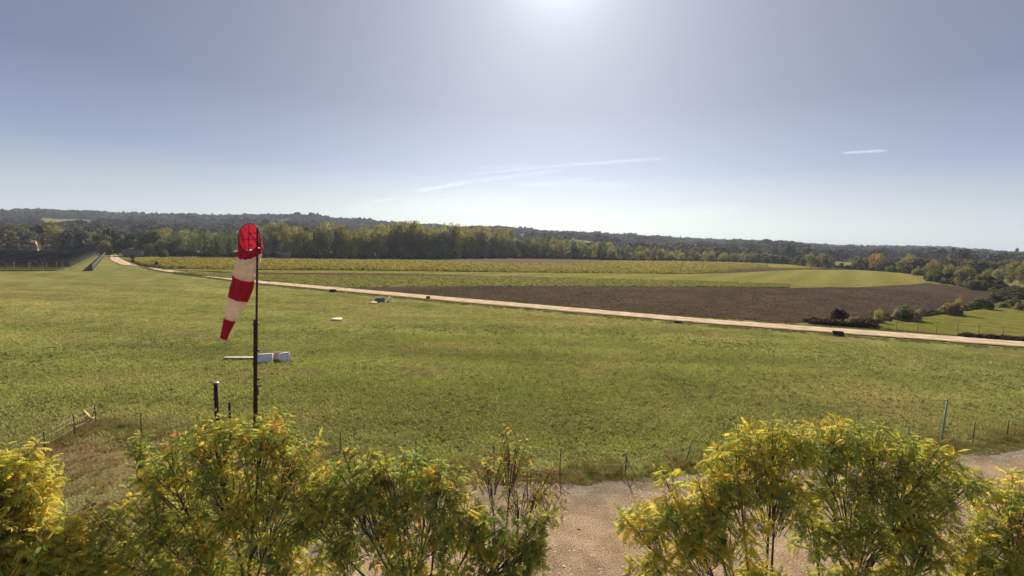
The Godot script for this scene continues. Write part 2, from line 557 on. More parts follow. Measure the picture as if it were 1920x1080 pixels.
# ---------------------------------------------------------------- compound leaves and the young trees in front
func pinnate_mesh(pairs: int, length: float, droop: float, fold: float, s: int) -> ArrayMesh:
	var r := RandomNumberGenerator.new()
	r.seed = s
	var st := begin()
	var spine := []
	for i in pairs + 3:
		var t := float(i) / (pairs + 2)
		spine.append(Vector3(length * (t - 0.12 * droop * t * t), -droop * length * t * t, 0.04 * length * sin(t * 2.2 + s)))
	st.set_color(Color(0.8, 0.62, 0.35))
	tube(st, [spine[0], spine[pairs / 2 + 1], spine[-1]], [0.006, 0.0045, 0.002], 3)
	for i in pairs + 1:
		var base: Vector3 = spine[i + 2] if i < pairs else spine[-1]
		var along: Vector3 = (spine[mini(i + 3, spine.size() - 1)] - spine[i + 1]).normalized()
		var t := float(i) / pairs
		var ll := length * 0.235 * (0.72 + 0.5 * sin(PI * (0.15 + 0.75 * t))) * r.randf_range(0.85, 1.12)
		for side in ([-1.0, 1.0] if i < pairs else [0.0]):
			var out := (Vector3(0, 0, side) * 0.9 + along * (0.5 if side != 0.0 else 1.0) + Vector3(0, -fold * r.randf_range(0.6, 1.4), 0)).normalized()
			var cross := out.cross(Vector3.UP).normalized()
			var up := cross.cross(out).normalized()
			var w := ll * 0.19
			var p0 := base
			var p1 := base + out * ll * 0.32 + Vector3(0, -0.02 * ll, 0)
			var p2 := base + out * ll * 0.68 + Vector3(0, -0.08 * ll, 0)
			var tip := base + out * ll + Vector3(0, -0.2 * ll, 0)
			var k := r.randf_range(0.86, 1.0)
			st.set_color(Color(k, k * r.randf_range(0.95, 1.0), k * r.randf_range(0.8, 1.0)))
			for h in [-1.0, 1.0]:
				var a1: Vector3 = p1 + cross * w * h + up * w * 0.25
				var a2: Vector3 = p2 + cross * w * 0.85 * h + up * w * 0.2
				if h > 0.0:
					st.add_vertex(p0); st.add_vertex(a1); st.add_vertex(p1)
					quad(st, p1, a1, a2, p2)
					st.add_vertex(p2); st.add_vertex(a2); st.add_vertex(tip)
				else:
					st.add_vertex(p0); st.add_vertex(p1); st.add_vertex(a1)
					quad(st, p1, p2, a2, a1)
					st.add_vertex(p2); st.add_vertex(tip); st.add_vertex(a2)
	return finish(st)

var leaf_meshes := []
var leaf_mats := []
var leaf_tones := []

# lobes: [centre, radii]; tones: weights of the leaf colours; tips per square metre of lobe
func young_tree(called: String, label: String, base: Vector3, stems: int, lobes: Array, tones: Array, tips_per: float, leaf_scale: float, s: int, singles := 300) -> void:
	var r := RandomNumberGenerator.new()
	r.seed = s
	var t := thing(called, label, "tree", base)
	var wood := begin()
	var twigs := begin()
	var trunk_tops := []
	for k in stems:
		var a := TAU * k / stems + r.randf() * 0.8
		var foot := Vector3(cos(a), 0, sin(a)) * r.randf_range(0.05, 0.35)
		trunk_tops.append(foot)
	var places := []
	var total := 0.0
	for l in lobes:
		total += l[1].x * l[1].y
	for li in lobes.size():
		var c: Vector3 = lobes[li][0] - base
		var rad: Vector3 = lobes[li][1] * Vector3(1.22, 1.18, 0.8)
		var foot: Vector3 = trunk_tops[li % stems]
		var fork := foot.lerp(c, 0.45) + Vector3(r.randf_range(-0.2, 0.2), 0.25, r.randf_range(-0.2, 0.2))
		var core := c - Vector3(0, rad.y * 0.35, 0)
		tube(wood, [foot - Vector3(0, 0.1, 0), foot.lerp(fork, 0.5) + Vector3(r.randf_range(-0.1, 0.1), 0, r.randf_range(-0.1, 0.1)), fork, core], [0.045, 0.036, 0.026, 0.014], 6)
		var n := maxi(5, int(tips_per * rad.x * rad.y * PI))
		for i in n:
			var d := Vector3(r.randfn(), r.randfn() + 0.15, r.randfn()).normalized()
			var tip := c + d * rad * pow(r.randf(), 0.4)
			var from := core.lerp(fork, r.randf() * 0.7).lerp(tip, r.randf_range(0.1, 0.5))
			var bend := from.lerp(tip, 0.55) + Vector3(0, 0.12, 0) * rad.y
			var dir := (tip - bend).normalized()
			tube(twigs, [from, bend, tip], [0.010, 0.007, 0.004], 4)
			# leaves spring from the last half of the shoot, spreading all round
			var cnt := r.randi_range(6, 10)
			var tone := pick(tones, r)
			if r.randf() < 0.25:
				cnt = 4
			for q in cnt:
				var f := float(q) / cnt
				var p := bend.lerp(tip, 0.35 + 0.65 * f)
				var turn := q * 2.4 + r.randf() * 0.5
				var side := dir.cross(Vector3(0.3, 0.2, 0.9)).normalized().rotated(dir, turn)
				var out := (side + dir * (0.1 + 0.6 * f) + Vector3(r.randf_range(-0.6, 0.6), r.randf_range(-0.5, 0.5), r.randf_range(-0.6, 0.6))).normalized()
				var z := out.cross(Vector3.UP)
				if z.length() < 0.1:
					z = Vector3(0, 0, 1)
				z = z.normalized()
				var y := z.cross(out).normalized()
				var sc := leaf_scale * r.randf_range(0.6, 1.15) * (1.0 - 0.35 * f)
				var basis := Basis(out, y, z).rotated(out, r.randf_range(-0.9, 0.9)).scaled_local(Vector3.ONE * sc)
				var lt := tone if r.randf() < 0.75 else pick(tones, r)
				places.append([Transform3D(basis, p), lt, r.randi() % leaf_meshes.size(), (base + p - Vector3(0, EYE, 0)).length() - 0.8 * sc])
	part("trunk", finish(wood, true), bark, t)
	part("branch", finish(twigs, true), bark_pale, t)
	# those that show largest are leaves of their own, the rest one mass
	places.sort_custom(func(a, b): return a[3] < b[3])
	var rest := {}
	for i in places.size():
		var pl: Array = places[i]
		if i < singles:
			var leaf := part("leaf", leaf_meshes[pl[2]], leaf_mats[pl[1]], t)
			leaf.transform = pl[0]
		else:
			if not rest.has(pl[2]):
				rest[pl[2]] = []
			var k := r.randf_range(0.8, 1.0)
			rest[pl[2]].append([pl[0], leaf_tones[pl[1]] * Color(k, k, k)])
	for m in rest:
		scatter("foliage", "", leaf_meshes[m], leaf_mats[-1], rest[m], t)

func pick(weights: Array, r: RandomNumberGenerator) -> int:
	var sum := 0.0
	for w in weights:
		sum += w
	var x := r.randf() * sum
	for i in weights.size():
		x -= weights[i]
		if x <= 0.0:
			return i
	return weights.size() - 1

# ---------------------------------------------------------------- the windsock
func windsock() -> void:
	var foot := Vector3(-10.5, 0, -18.5)
	var t := thing("windsock", "red and white striped windsock hanging limp from a tall thin rusty mast", "windsock", foot)
	var st := begin()
	tube(st, [Vector3(-0.02, -0.2, 0), Vector3(0.02, 3.0, 0), Vector3(0.12, 6.0, 0), Vector3(0.25, 9.5, 0)], [0.05, 0.048, 0.043, 0.04], 8, true)
	part("mast", finish(st, true), rust, t)
	st = begin()
	tube(st, [Vector3(-0.1, -0.2, 0.04), Vector3(-0.02, 2.7, 0.04), Vector3(0.07, 5.78, 0.04)], [0.055, 0.055, 0.055], 6, true)
	part("support_post", finish(st, true), rust, t)
	st = begin()
	box_at(st, Vector3(0.06, 2.85, 0.05), Vector3(0.13, 0.42, 0.12))
	box_at(st, Vector3(0.19, 3.02, 0.05), Vector3(0.14, 0.05, 0.05))
	part("winch", finish(st), rust, t)
	st = begin()
	for y in [3.3, 4.5, 5.6]:
		box_at(st, Vector3(0.04 + 0.012 * y, y, 0.02), Vector3(0.2, 0.06, 0.2))
	part("clamp", finish(st), rust, t)
	# head: key rings of the cloth (centre, half-axis across, half-axis up/back)
	var keys := [
		[Vector3(-0.10, 9.10, 0.00), Vector3(0.43, 0.0, 0.0), Vector3(0.02, 0.54, -0.04)],
		[Vector3(-0.13, 8.80, -0.10), Vector3(0.44, 0.0, 0.0), Vector3(0.02, 0.46, -0.30)],
		[Vector3(-0.17, 8.42, -0.10), Vector3(0.42, 0.02, 0.0), Vector3(0.02, 0.22, -0.40)],
		[Vector3(-0.28, 7.90, -0.08), Vector3(0.42, -0.06, 0.02), Vector3(0.0, 0.10, -0.33)],
		[Vector3(-0.40, 7.45, -0.06), Vector3(0.41, -0.10, 0.03), Vector3(0.0, 0.05, -0.27)],
		[Vector3(-0.63, 6.60, -0.04), Vector3(0.36, -0.10, 0.02), Vector3(0.0, 0.03, -0.22)],
		[Vector3(-0.98, 5.77, -0.02), Vector3(0.22, -0.08, 0.0), Vector3(0.0, 0.02, -0.16)],
		[Vector3(-1.25, 4.96, 0.0), Vector3(0.125, -0.04, 0.0), Vector3(0.0, 0.01, -0.10)],
	]
	var red := mat(col(0.45, 0.022, 0.055), 0.8, 0.2)
	red.backlight_enabled = true
	red.backlight = Color(0.62, 0.62, 0.62).linear_to_srgb()
	red.rim_enabled = true
	red.rim = 0.2
	var white := mat(col(0.86, 0.76, 0.63), 0.8, 0.2)
	white.backlight_enabled = true
	white.backlight = Color(0.75, 0.75, 0.75).linear_to_srgb()
	var weave := noise_tex(noise(FastNoiseLite.TYPE_SIMPLEX_SMOOTH, 0.02, 4, 77), 256, [[0.1, Color(0.9, 0.88, 0.85)], [0.8, Color(1, 1, 1)]])
	for m in [red, white]:
		m.albedo_texture = weave
		m.uv1_triplanar = true
		m.uv1_scale = Vector3.ONE * 0.7
	var bands := [[0, 2, 0], [2, 4, 1], [4, 5, 0], [5, 6, 1], [6, 7, 0]]
	var fold := noise(FastNoiseLite.TYPE_SIMPLEX_SMOOTH, 0.9, 3, 12)
	for b in bands:
		st = begin()
		var rows := []
		var n: int = (b[1] - b[0]) * 8
		for i in n + 1:
			var u: float = b[0] + float(i) / 8.0
			var k := mini(int(u), keys.size() - 2)
			var f := u - k
			var k0: Array = keys[maxi(k - 1, 0)]
			var k3: Array = keys[mini(k + 2, keys.size() - 1)]
			var c: Vector3 = (keys[k][0] as Vector3).cubic_interpolate(keys[k + 1][0], k0[0], k3[0], f)
			var ax: Vector3 = (keys[k][1] as Vector3).cubic_interpolate(keys[k + 1][1], k0[1], k3[1], f)
			var ay: Vector3 = (keys[k][2] as Vector3).cubic_interpolate(keys[k + 1][2], k0[2], k3[2], f)
			var row := []
			for w in 49:
				var phi := TAU * (w % 48) / 48.0
				var pleat := 0.05 * sin(phi * 13.0 + u * 0.8) * (1.0 if u < 2.2 else 0.5) + (0.30 * fold.get_noise_3d(cos(phi) * 1.3, sin(phi) * 1.3, u * 0.9) + 0.10 * fold.get_noise_3d(cos(phi) * 3.0, sin(phi) * 3.0, u * 2.2)) * smoothstep(0.3, 2.0, u) * (1.0 - 0.6 * smoothstep(5.0, 7.0, u))
				row.append(c + (ax * cos(phi) + ay * sin(phi)) * (1.0 + pleat))
			rows.append(row)
		for i in n:
			for w in 48:
				quad(st, rows[i][w], rows[i + 1][w], rows[i + 1][w + 1], rows[i][w + 1])
		var cloth := part("red_band" if b[2] == 0 else "white_band", finish(st, true), red if b[2] == 0 else white, t)
		# a stitched hem at the lower edge of each band
		st = begin()
		var hem := []
		for w in 49:
			hem.append(rows[n][w] * 1.0)
		tube(st, hem, range(49).map(func(_i): return 0.008), 4)
		part("seam", finish(st, true), white if b[2] else red, cloth)
	# hoop, cross bars and the spikes that keep birds off
	var dark := mat(col(0.03, 0.025, 0.022), 0.6, 0.4)
	st = begin()
	var hoop := []
	for w in 33:
		var phi := TAU * w / 32.0
		hoop.append(keys[0][0] + (keys[0][1] * cos(phi) + keys[0][2] * sin(phi)) * 1.02 + Vector3(0, 0, 0.01))
	tube(st, hoop, range(33).map(func(_i): return 0.016), 6)
	part("hoop", finish(st, true), dark, t)
	for bar in [[Vector3(-0.36, 9.02, 0.04), Vector3(0.25, 9.05, 0.04)], [Vector3(-0.08, 9.58, 0.03), Vector3(-0.1, 8.58, 0.04)], [Vector3(-0.06, 9.27, 0.05), Vector3(0.25, 9.28, 0.05)], [Vector3(-0.05, 9.26, 0.05), Vector3(0.24, 8.86, 0.05)], [Vector3(-0.1, 8.78, 0.05), Vector3(0.05, 8.79, 0.05)]]:
		st = begin()
		tube(st, bar, [0.016, 0.016], 5, true)
		part("bar", finish(st, true), dark, t)
	for a in [205, 180, 155, 128, 105, 78, 52, 25, 5, -18, -38]:
		st = begin()
		var d := Vector3(cos(deg_to_rad(a)), sin(deg_to_rad(a)), 0)
		var p: Vector3 = keys[0][0] + keys[0][1] * d.x + keys[0][2] * d.y
		tube(st, [p, p + d * 0.15 + Vector3(0, 0, 0.05)], [0.01, 0.006], 4)
		part("spike", finish(st, true), steel, t)
	st = begin()
	tube(st, [Vector3(0.2, 5.6, 0.06), Vector3(0.19, 4.4, 0.1), Vector3(0.02, 3.5, 0.1), Vector3(-0.06, 4.1, 0.1)], [0.006, 0.006, 0.006, 0.006], 4)
	part("halyard", finish(st, true), dark, t)

# ---------------------------------------------------------------- things on the meadow
func ridge_marker(parent: Node3D, called: String, at: Vector3, turn: float, length: float, width: float, height: float, m: Material, endm: Material) -> void:
	# a low ridge-roof body: two sloping boards and closed ends
	var b := Basis(Vector3.UP, turn)
	var st := begin()
	var l := length / 2.0
	var w := width / 2.0
	var top := width * 0.07
	var p := [Vector3(-l, 0.02, -w), Vector3(l, 0.02, -w), Vector3(l * 0.94, height, -top), Vector3(-l * 0.94, height, -top), Vector3(-l, 0.02, w), Vector3(l, 0.02, w), Vector3(l * 0.94, height, top), Vector3(-l * 0.94, height, top)]
	for i in 8:
		p[i] = at + b * p[i]
	quad(st, p[0], p[3], p[2], p[1])
	quad(st, p[4], p[5], p[6], p[7])
	quad(st, p[3], p[7], p[6], p[2])
	part(called, finish(st), m, parent)
	st = begin()
	quad(st, p[0], p[4], p[7], p[3])
	quad(st, p[1], p[2], p[6], p[5])
	part("end_panel", finish(st), endm, parent)

func stained(base: Color, dirt: Color, s: int) -> StandardMaterial3D:
	var m := mat(base, 0.75, 0.3)
	m.albedo_texture = noise_tex(noise(FastNoiseLite.TYPE_SIMPLEX_SMOOTH, 0.02, 5, s), 256, [[0.2, dirt], [0.6, Color(1, 1, 1)]])
	m.uv1_triplanar = true
	m.uv1_scale = Vector3.ONE * 0.9
	return m

func markers() -> void:
	var white := stained(col(0.85, 0.82, 0.78), Color(0.86, 0.82, 0.76), 40)
	var grey := stained(col(0.2, 0.2, 0.2), Color(0.7, 0.7, 0.66), 41)
	var black := mat(col(0.022, 0.022, 0.026), 0.7, 0.3)
	var tan_mat := stained(col(0.72, 0.56, 0.42), Color(0.75, 0.68, 0.6), 42)
	var t := thing("ridge_marker", "pair of white ridge shaped ground markers with brown top right of the windsock mast", "airfield marker", Vector3(-17.8, 0, -34.0))
	var brown := stained(col(0.66, 0.50, 0.36), Color(0.75, 0.66, 0.58), 43)
	ridge_marker(t, "body", Vector3(-0.5, 0, 0.35), 0.35, 1.05, 0.95, 0.56, white, white)
	ridge_marker(t, "body", Vector3(0.72, 0, -0.05), 0.8, 0.75, 0.8, 0.58, white, white)
	ridge_marker(t, "body", Vector3(0.2, 0, -0.3), 0.15, 0.95, 0.8, 0.56, brown, white)
	t = thing("marker_strip", "long white marker board lying in the grass left of the windsock mast", "marker board", Vector3(-20.3, 0, -34.0), 0.10)
	var st := begin()
	box_at(st, Vector3(0, 0.14, 0), Vector3(2.5, 0.05, 0.3))
	part("board", finish(st), white, t)
	for x in [-1.1, 0.0, 1.1]:
		st = begin()
		box_at(st, Vector3(x, 0.06, -0.02), Vector3(0.08, 0.11, 0.22))
		part("foot", finish(st), black, t)
	t = thing("ground_plate", "tan square plate lying tilted alone on the meadow", "marker plate", Vector3(-20.1, 0, -52.3), 0.35)
	st = begin()
	box(st, Transform3D(Basis(Vector3.RIGHT, 0.12), Vector3(0, 0.14, 0)), Vector3(1.1, 0.05, 1.15))
	part("plate", finish(st), tan_mat, t)
	st = begin()
	box_at(st, Vector3(0, 0.06, -0.4), Vector3(0.9, 0.12, 0.08))
	part("foot", finish(st), black, t)
	t = thing("ridge_marker", "dull grey ridge shaped ground marker below the road", "airfield marker", Vector3(-20.2, 0, -70.0), 0.15)
	ridge_marker(t, "body", Vector3(0, 0, 0), 0.0, 1.5, 1.2, 0.62, grey, grey)
	t = thing("ground_plate", "small pale plate at the foot of the grey ridge marker", "marker plate", Vector3(-20.7, 0, -68.2), 0.2)
	st = begin()
	box(st, Transform3D(Basis(Vector3.RIGHT, 0.1), Vector3(0, 0.12, 0)), Vector3(0.95, 0.05, 0.9))
	part("plate", finish(st), tan_mat, t)
	st = begin()
	box_at(st, Vector3(0, 0.04, -0.3), Vector3(0.8, 0.09, 0.06))
	part("foot", finish(st), black, t)
	t = thing("leaning_board", "white board standing on edge right of the grey ridge marker", "marker board", Vector3(-18.9, 0, -70.3), 0.5)
	st = begin()
	box(st, Transform3D(Basis(Vector3.FORWARD, 0.3), Vector3(0, 0.35, 0)), Vector3(0.14, 0.8, 0.7))
	part("board", finish(st), white, t)
	st = begin()
	tube(st, [Vector3(-0.1, 0, -0.3), Vector3(0.05, 0.6, 0)], [0.03, 0.03], 5, true)
	part("prop", finish(st, true), black, t)
	# dark ridge markers along the near edge of the road
	var spots := [[Vector3(-32.4, 0, -82.6), 1.25, "dark grey road edge marker farthest up the road"], [Vector3(-13.8, 0, -75.3), 0.6, "small dark stump of a marker on the road edge in front of the ploughed field"], [Vector3(20.8, 0, -56.6), 0.9, "low brown road edge marker halfway along the ploughed field"], [Vector3(36.4, 0, -50.5), 1.1, "black wedge shaped road edge marker nearest the scrub on the right"]]
	for i in 4:
		var m := thing("road_marker", spots[i][2], "road marker", spots[i][0], -0.35, "dark markers along the road edge")
		ridge_marker(m, "body", Vector3.ZERO, 0.0, spots[i][1], 0.7, 0.5 if i != 2 else 0.3, black if i != 2 else stained(col(0.09, 0.055, 0.035), Color(0.7, 0.7, 0.7), 47), mat(col(0.07, 0.07, 0.08), 0.7))
	# tipped cone by the corner of the fence
	var cone := thing("traffic_cone", "pale yellow cone leaning beyond the corner of the wire fence", "cone", Vector3(-20.5, 0.05, -21.7))
	var tilt := Basis(Vector3.FORWARD, -0.55)
	st = begin()
	tube(st, [tilt * Vector3(0, 0.0, 0), tilt * Vector3(0, 0.3, 0), tilt * Vector3(0, 0.55, 0)], [0.15, 0.1, 0.05], 12, true)
	part("body", finish(st, true), mat(col(0.62, 0.42, 0.12), 0.6), cone)
	st = begin()
	box(st, Transform3D(tilt, Vector3(0, 0.0, 0)), Vector3(0.34, 0.04, 0.34))
	part("foot", finish(st), mat(col(0.4, 0.26, 0.07), 0.7), cone)
	var flag := thing("fallen_flag", "scrap of orange cloth lying at the foot of the wire fence", "cloth", Vector3(-15.2, 0.0, -20.2), 0.1)
	st = begin()
	for i in 6:
		var x := -0.2 + 0.08 * i
		quad(st, Vector3(x, 0.09 + 0.03 * sin(i * 1.7), -0.1), Vector3(x + 0.08, 0.09 + 0.03 * sin(i * 1.7 + 1.7), -0.1), Vector3(x + 0.08, 0.07, 0.12 + 0.02 * (i % 2)), Vector3(x, 0.07, 0.12))
	part("cloth", finish(st), mat(col(0.75, 0.16, 0.09), 0.8), flag)
	# dark timber post and tall pale pole
	var post := thing("timber_post", "thick dark square post left of the windsock mast", "post", Vector3(-12.2, 0, -18.6))
	st = begin()
	box_at(st, Vector3(0, 1.5, 0), Vector3(0.13, 3.06, 0.13))
	part("shaft", finish(st), rust, post)
	st = begin()
	box_at(st, Vector3(0, 3.05, 0), Vector3(0.16, 0.05, 0.16))
	part("cap", finish(st), steel, post)
	post = thing("timber_post", "shorter dark stub behind the thick post at the left", "post", Vector3(-11.85, 0, -18.9))
	st = begin()
	box_at(st, Vector3(0, 1.05, 0), Vector3(0.075, 2.1, 0.075))
	part("shaft", finish(st), rust, post)
	st = begin()
	box_at(st, Vector3(0, 2.1, 0), Vector3(0.09, 0.04, 0.09))
	part("cap", finish(st), rust, post)
	var pole := thing("pale_pole", "slim pale blue green pole rising behind the right hand trees", "pole", Vector3(19.5, 0, -20))
	var green := mat(col(0.17, 0.25, 0.205), 0.6, 0.4)
	st = begin()
	tube(st, [Vector3(0, 0, 0), Vector3(0.03, 1.4, 0), Vector3(0.07, 2.62, 0)], [0.036, 0.036, 0.036], 8, true)
	part("shaft", finish(st, true), green, pole)
	st = begin()
	tube(st, [Vector3(0.07, 2.6, 0), Vector3(0.075, 2.68, 0)], [0.045, 0.045], 8, true)
	part("cap", finish(st, true), green, pole)

func wire_fence(called: String, label: String, posts: Array, height: float, m: Material, braced := {}) -> void:
	var t := thing(called, label, "fence")
	var prev = null
	for i in posts.size():
		var p: Vector2 = posts[i]
		var lean := Vector3(rng.randf_range(-0.05, 0.05), 0, rng.randf_range(-0.04, 0.04))
		var top := Vector3(p.x, height * rng.randf_range(0.93, 1.05), p.y) + lean
		if braced.has(i) and braced[i] == "lean":
			top += Vector3(0.28, -0.05, 0)
		var st := begin()
		tube(st, [Vector3(p.x, -0.1, p.y), top], [0.022, 0.02], 5, true)
		var pm := part("post", finish(st, true), m, t)
		if braced.has(i) and braced[i] != "lean":
			for s in ([-1, 1] if braced[i] == "both" else [-1]):
				st = begin()
				tube(st, [Vector3(p.x + s * 0.42, 0, p.y + 0.05), top - Vector3(0, 0.28, 0)], [0.016, 0.016], 5, true)
				part("brace", finish(st, true), m, pm)
		if prev != null:
			for f in [0.12, 0.45, 0.75, 0.96]:
				st = begin()
				var a: Vector3 = Vector3(posts[i - 1].x, 0, posts[i - 1].y).lerp(prev, f)
				var b: Vector3 = Vector3(p.x, 0, p.y).lerp(top, f)
				tube(st, [a, a.lerp(b, 0.5) - Vector3(0, 0.03, 0), b], [0.0032, 0.0032, 0.0032], 3)
				part("wire", finish(st), steel, t)
			# the upright wires of the netting, one mesh per bay
			var net := begin()
			var a0 := Vector3(posts[i - 1].x, 0.03, posts[i - 1].y)
			var b0 := Vector3(p.x, 0.03, p.y)
			var n := int(a0.distance_to(b0) / 0.3)
			for k in range(1, n):
				var q := a0.lerp(b0, float(k) / n)
				tube(net, [q, q + (top + prev - Vector3(p.x, 0, p.y) - Vector3(posts[i - 1].x, 0, posts[i - 1].y)) * 0.46], [0.0025, 0.0025], 3)
			part("netting", finish(net), m, t)
		prev = top

# ---------------------------------------------------------------- village, shed, solar park
func house(label: String, at: Vector3, size: Vector3, turn: float, wall: Color, roof: Color, pitch: float, lit_gable := false) -> void:
	var t := thing("house", label, "house", at, turn)
	var st := begin()
	var h := size * 0.5
	box_at(st, Vector3(0, h.y, 0), size)
	# gables
	for x in [-h.x, h.x]:
		st.add_vertex(Vector3(x, size.y, -h.z)); st.add_vertex(Vector3(x, size.y, h.z)); st.add_vertex(Vector3(x, size.y + pitch, 0))
	part("wall", finish(st), stained(wall, Color(0.8, 0.77, 0.72), 60), t)
	st = begin()
	for s in [-1.0, 1.0]:
		var slope := atan2(pitch, h.z)
		var l := sqrt(pitch * pitch + h.z * h.z) + 0.4
		box(st, Transform3D(Basis(Vector3.RIGHT, s * slope), Vector3(0, size.y + pitch * 0.5 - 0.02, s * h.z * 0.5 + s * 0.1)), Vector3(size.x + 0.6, 0.14, l))
	var rf := part("roof", finish(st), stained(roof, Color(0.65, 0.6, 0.6), 61), t)
	st = begin()
	box_at(st, Vector3(h.x * 0.45, size.y + pitch + 0.2, 0), Vector3(0.6, 1.0, 0.6))
	part("chimney", finish(st), stained(roof, Color(0.6, 0.6, 0.6), 62), rf)
	var glass := mat(col(0.03, 0.035, 0.04), 0.15, 0.6)
	for i in maxi(2, int(size.x / 3.5)):
		var x := lerpf(-h.x * 0.7, h.x * 0.7, float(i) / (maxi(2, int(size.x / 3.5)) - 1))
		st = begin()
		box_at(st, Vector3(x, size.y * 0.6, h.z + 0.012), Vector3(1.0, 1.1, 0.06))
		part("window", finish(st), glass, t)
	st = begin()
	box_at(st, Vector3(h.x + 0.012, 1.05, 0), Vector3(0.06, 2.1, 1.0))
	part("door", finish(st), mat(col(0.08, 0.05, 0.03), 0.7), t)

func village() -> void:
	var pink := col(0.42, 0.32, 0.27)
	var tile := col(0.22, 0.09, 0.055)
	house("low house with a broad faded red roof at the far left edge", Vector3(-259, 0, -236), Vector3(13, 4.0, 8), -0.7, pink, tile, 1.6)
	house("white flat looking building higher up at the far left edge", Vector3(-318, 0, -290), Vector3(13, 9.5, 9), -0.7, col(0.75, 0.72, 0.68), col(0.62, 0.6, 0.58), 0.7)
	house("dark house with red gable roof behind the solar panels, left of the lit gable", Vector3(-240, 0, -226), Vector3(8, 4.0, 8), 0.6, col(0.6, 0.55, 0.48), tile, 2.8)
	house("house with a narrow sunlit gable behind the solar panels", Vector3(-232, 0, -232), Vector3(9, 4.4, 5.5), 0.95, col(0.6, 0.47, 0.33), tile, 2.4)
	house("long low house with a brown roof in the middle of the village", Vector3(-229, 0, -242), Vector3(15, 3.8, 8), -0.75, col(0.3, 0.22, 0.18), tile, 1.8)
	house("brown house at the right end of the village, by the road", Vector3(-226, 0, -256), Vector3(11, 4.2, 8), -0.7, col(0.32, 0.22, 0.18), tile, 2.0)
	# shed by the road
	var t := thing("shed", "low grey shed with a rusty roof beside the bend of the road", "shed", Vector3(-174.5, 0, -211), -0.74)
	var st := begin()
	box_at(st, Vector3(0, 1.6, 0), Vector3(9.4, 3.2, 6.0))
	part("wall", finish(st), stained(col(0.2, 0.19, 0.18), Color(0.7, 0.68, 0.65), 63), t)
	st = begin()
	for s in [-1.0, 1.0]:
		box(st, Transform3D(Basis(Vector3.RIGHT, s * 0.22), Vector3(0, 3.45, s * 1.6)), Vector3(10.0, 0.1, 3.5))
	part("roof", finish(st), stained(col(0.22, 0.12, 0.085), Color(0.6, 0.6, 0.6), 64), t)
	st = begin()
	box_at(st, Vector3(2.5, 1.1, 3.02), Vector3(1.6, 2.2, 0.07))
	part("door", finish(st), mat(col(0.1, 0.09, 0.085), 0.7), t)
	# pale hut across the fields
	t = thing("hut", "small pale hut at the foot of the tree belt right of the windsock", "hut", Vector3(-117.5, 0, -237), -0.4)
	st = begin()
	box_at(st, Vector3(0, 1.15, 0), Vector3(4.4, 2.3, 3.0))
	part("wall", finish(st), stained(col(0.2, 0.2, 0.18), Color(0.75, 0.75, 0.7), 65), t)
	st = begin()
	box(st, Transform3D(Basis(Vector3.RIGHT, 0.12), Vector3(0, 2.42, 0)), Vector3(4.8, 0.12, 3.6))
	part("roof", finish(st), mat(col(0.25, 0.25, 0.23), 0.7), t)
	st = begin()
	box_at(st, Vector3(-1, 0.95, 1.51), Vector3(0.9, 1.9, 0.06))
	part("door", finish(st), mat(col(0.08, 0.08, 0.08), 0.7), t)
	t = thing("low_wall", "low white wall end beside the road at the end of the solar park", "wall", Vector3(-194, 0, -215), -0.7)
	st = begin()
	box_at(st, Vector3(0, 0.45, 0), Vector3(2.8, 0.9, 0.3))
	part("wall", finish(st), stained(col(0.6, 0.55, 0.5), Color(0.8, 0.76, 0.7), 66), t)
	st = begin()
	box_at(st, Vector3(0, 0.93, 0), Vector3(2.9, 0.06, 0.38))
	part("coping", finish(st), stained(col(0.5, 0.47, 0.43), Color(0.8, 0.76, 0.7), 67), t)
	van(Vector3(-207, 0, -236))

func van(at: Vector3) -> void:
	var t := thing("parked_van", "white van parked at the far end of the road", "van", at, 0.5)
	var white := mat(col(0.7, 0.7, 0.68), 0.35, 0.5)
	var st := begin()
	box_at(st, Vector3(0, 1.15, 0.3), Vector3(1.9, 1.5, 3.4))
	box_at(st, Vector3(0, 0.85, -1.9), Vector3(1.86, 0.9, 1.0))
	part("body", finish(st), white, t)
	st = begin()
	box(st, Transform3D(Basis(Vector3.RIGHT, -0.5), Vector3(0, 1.5, -1.58)), Vector3(1.6, 0.75, 0.06))
	part("windscreen", finish(st), mat(col(0.03, 0.03, 0.035), 0.1, 0.6), t)
	for s in [[-0.9, -1.5], [0.9, -1.5], [-0.9, 1.2], [0.9, 1.2]]:
		st = begin()
		tube(st, [Vector3(s[0] - 0.12, 0.33, s[1]), Vector3(s[0] + 0.12, 0.33, s[1])], [0.33, 0.33], 12, true)
		part("wheel", finish(st), mat(col(0.02, 0.02, 0.02), 0.8), t)

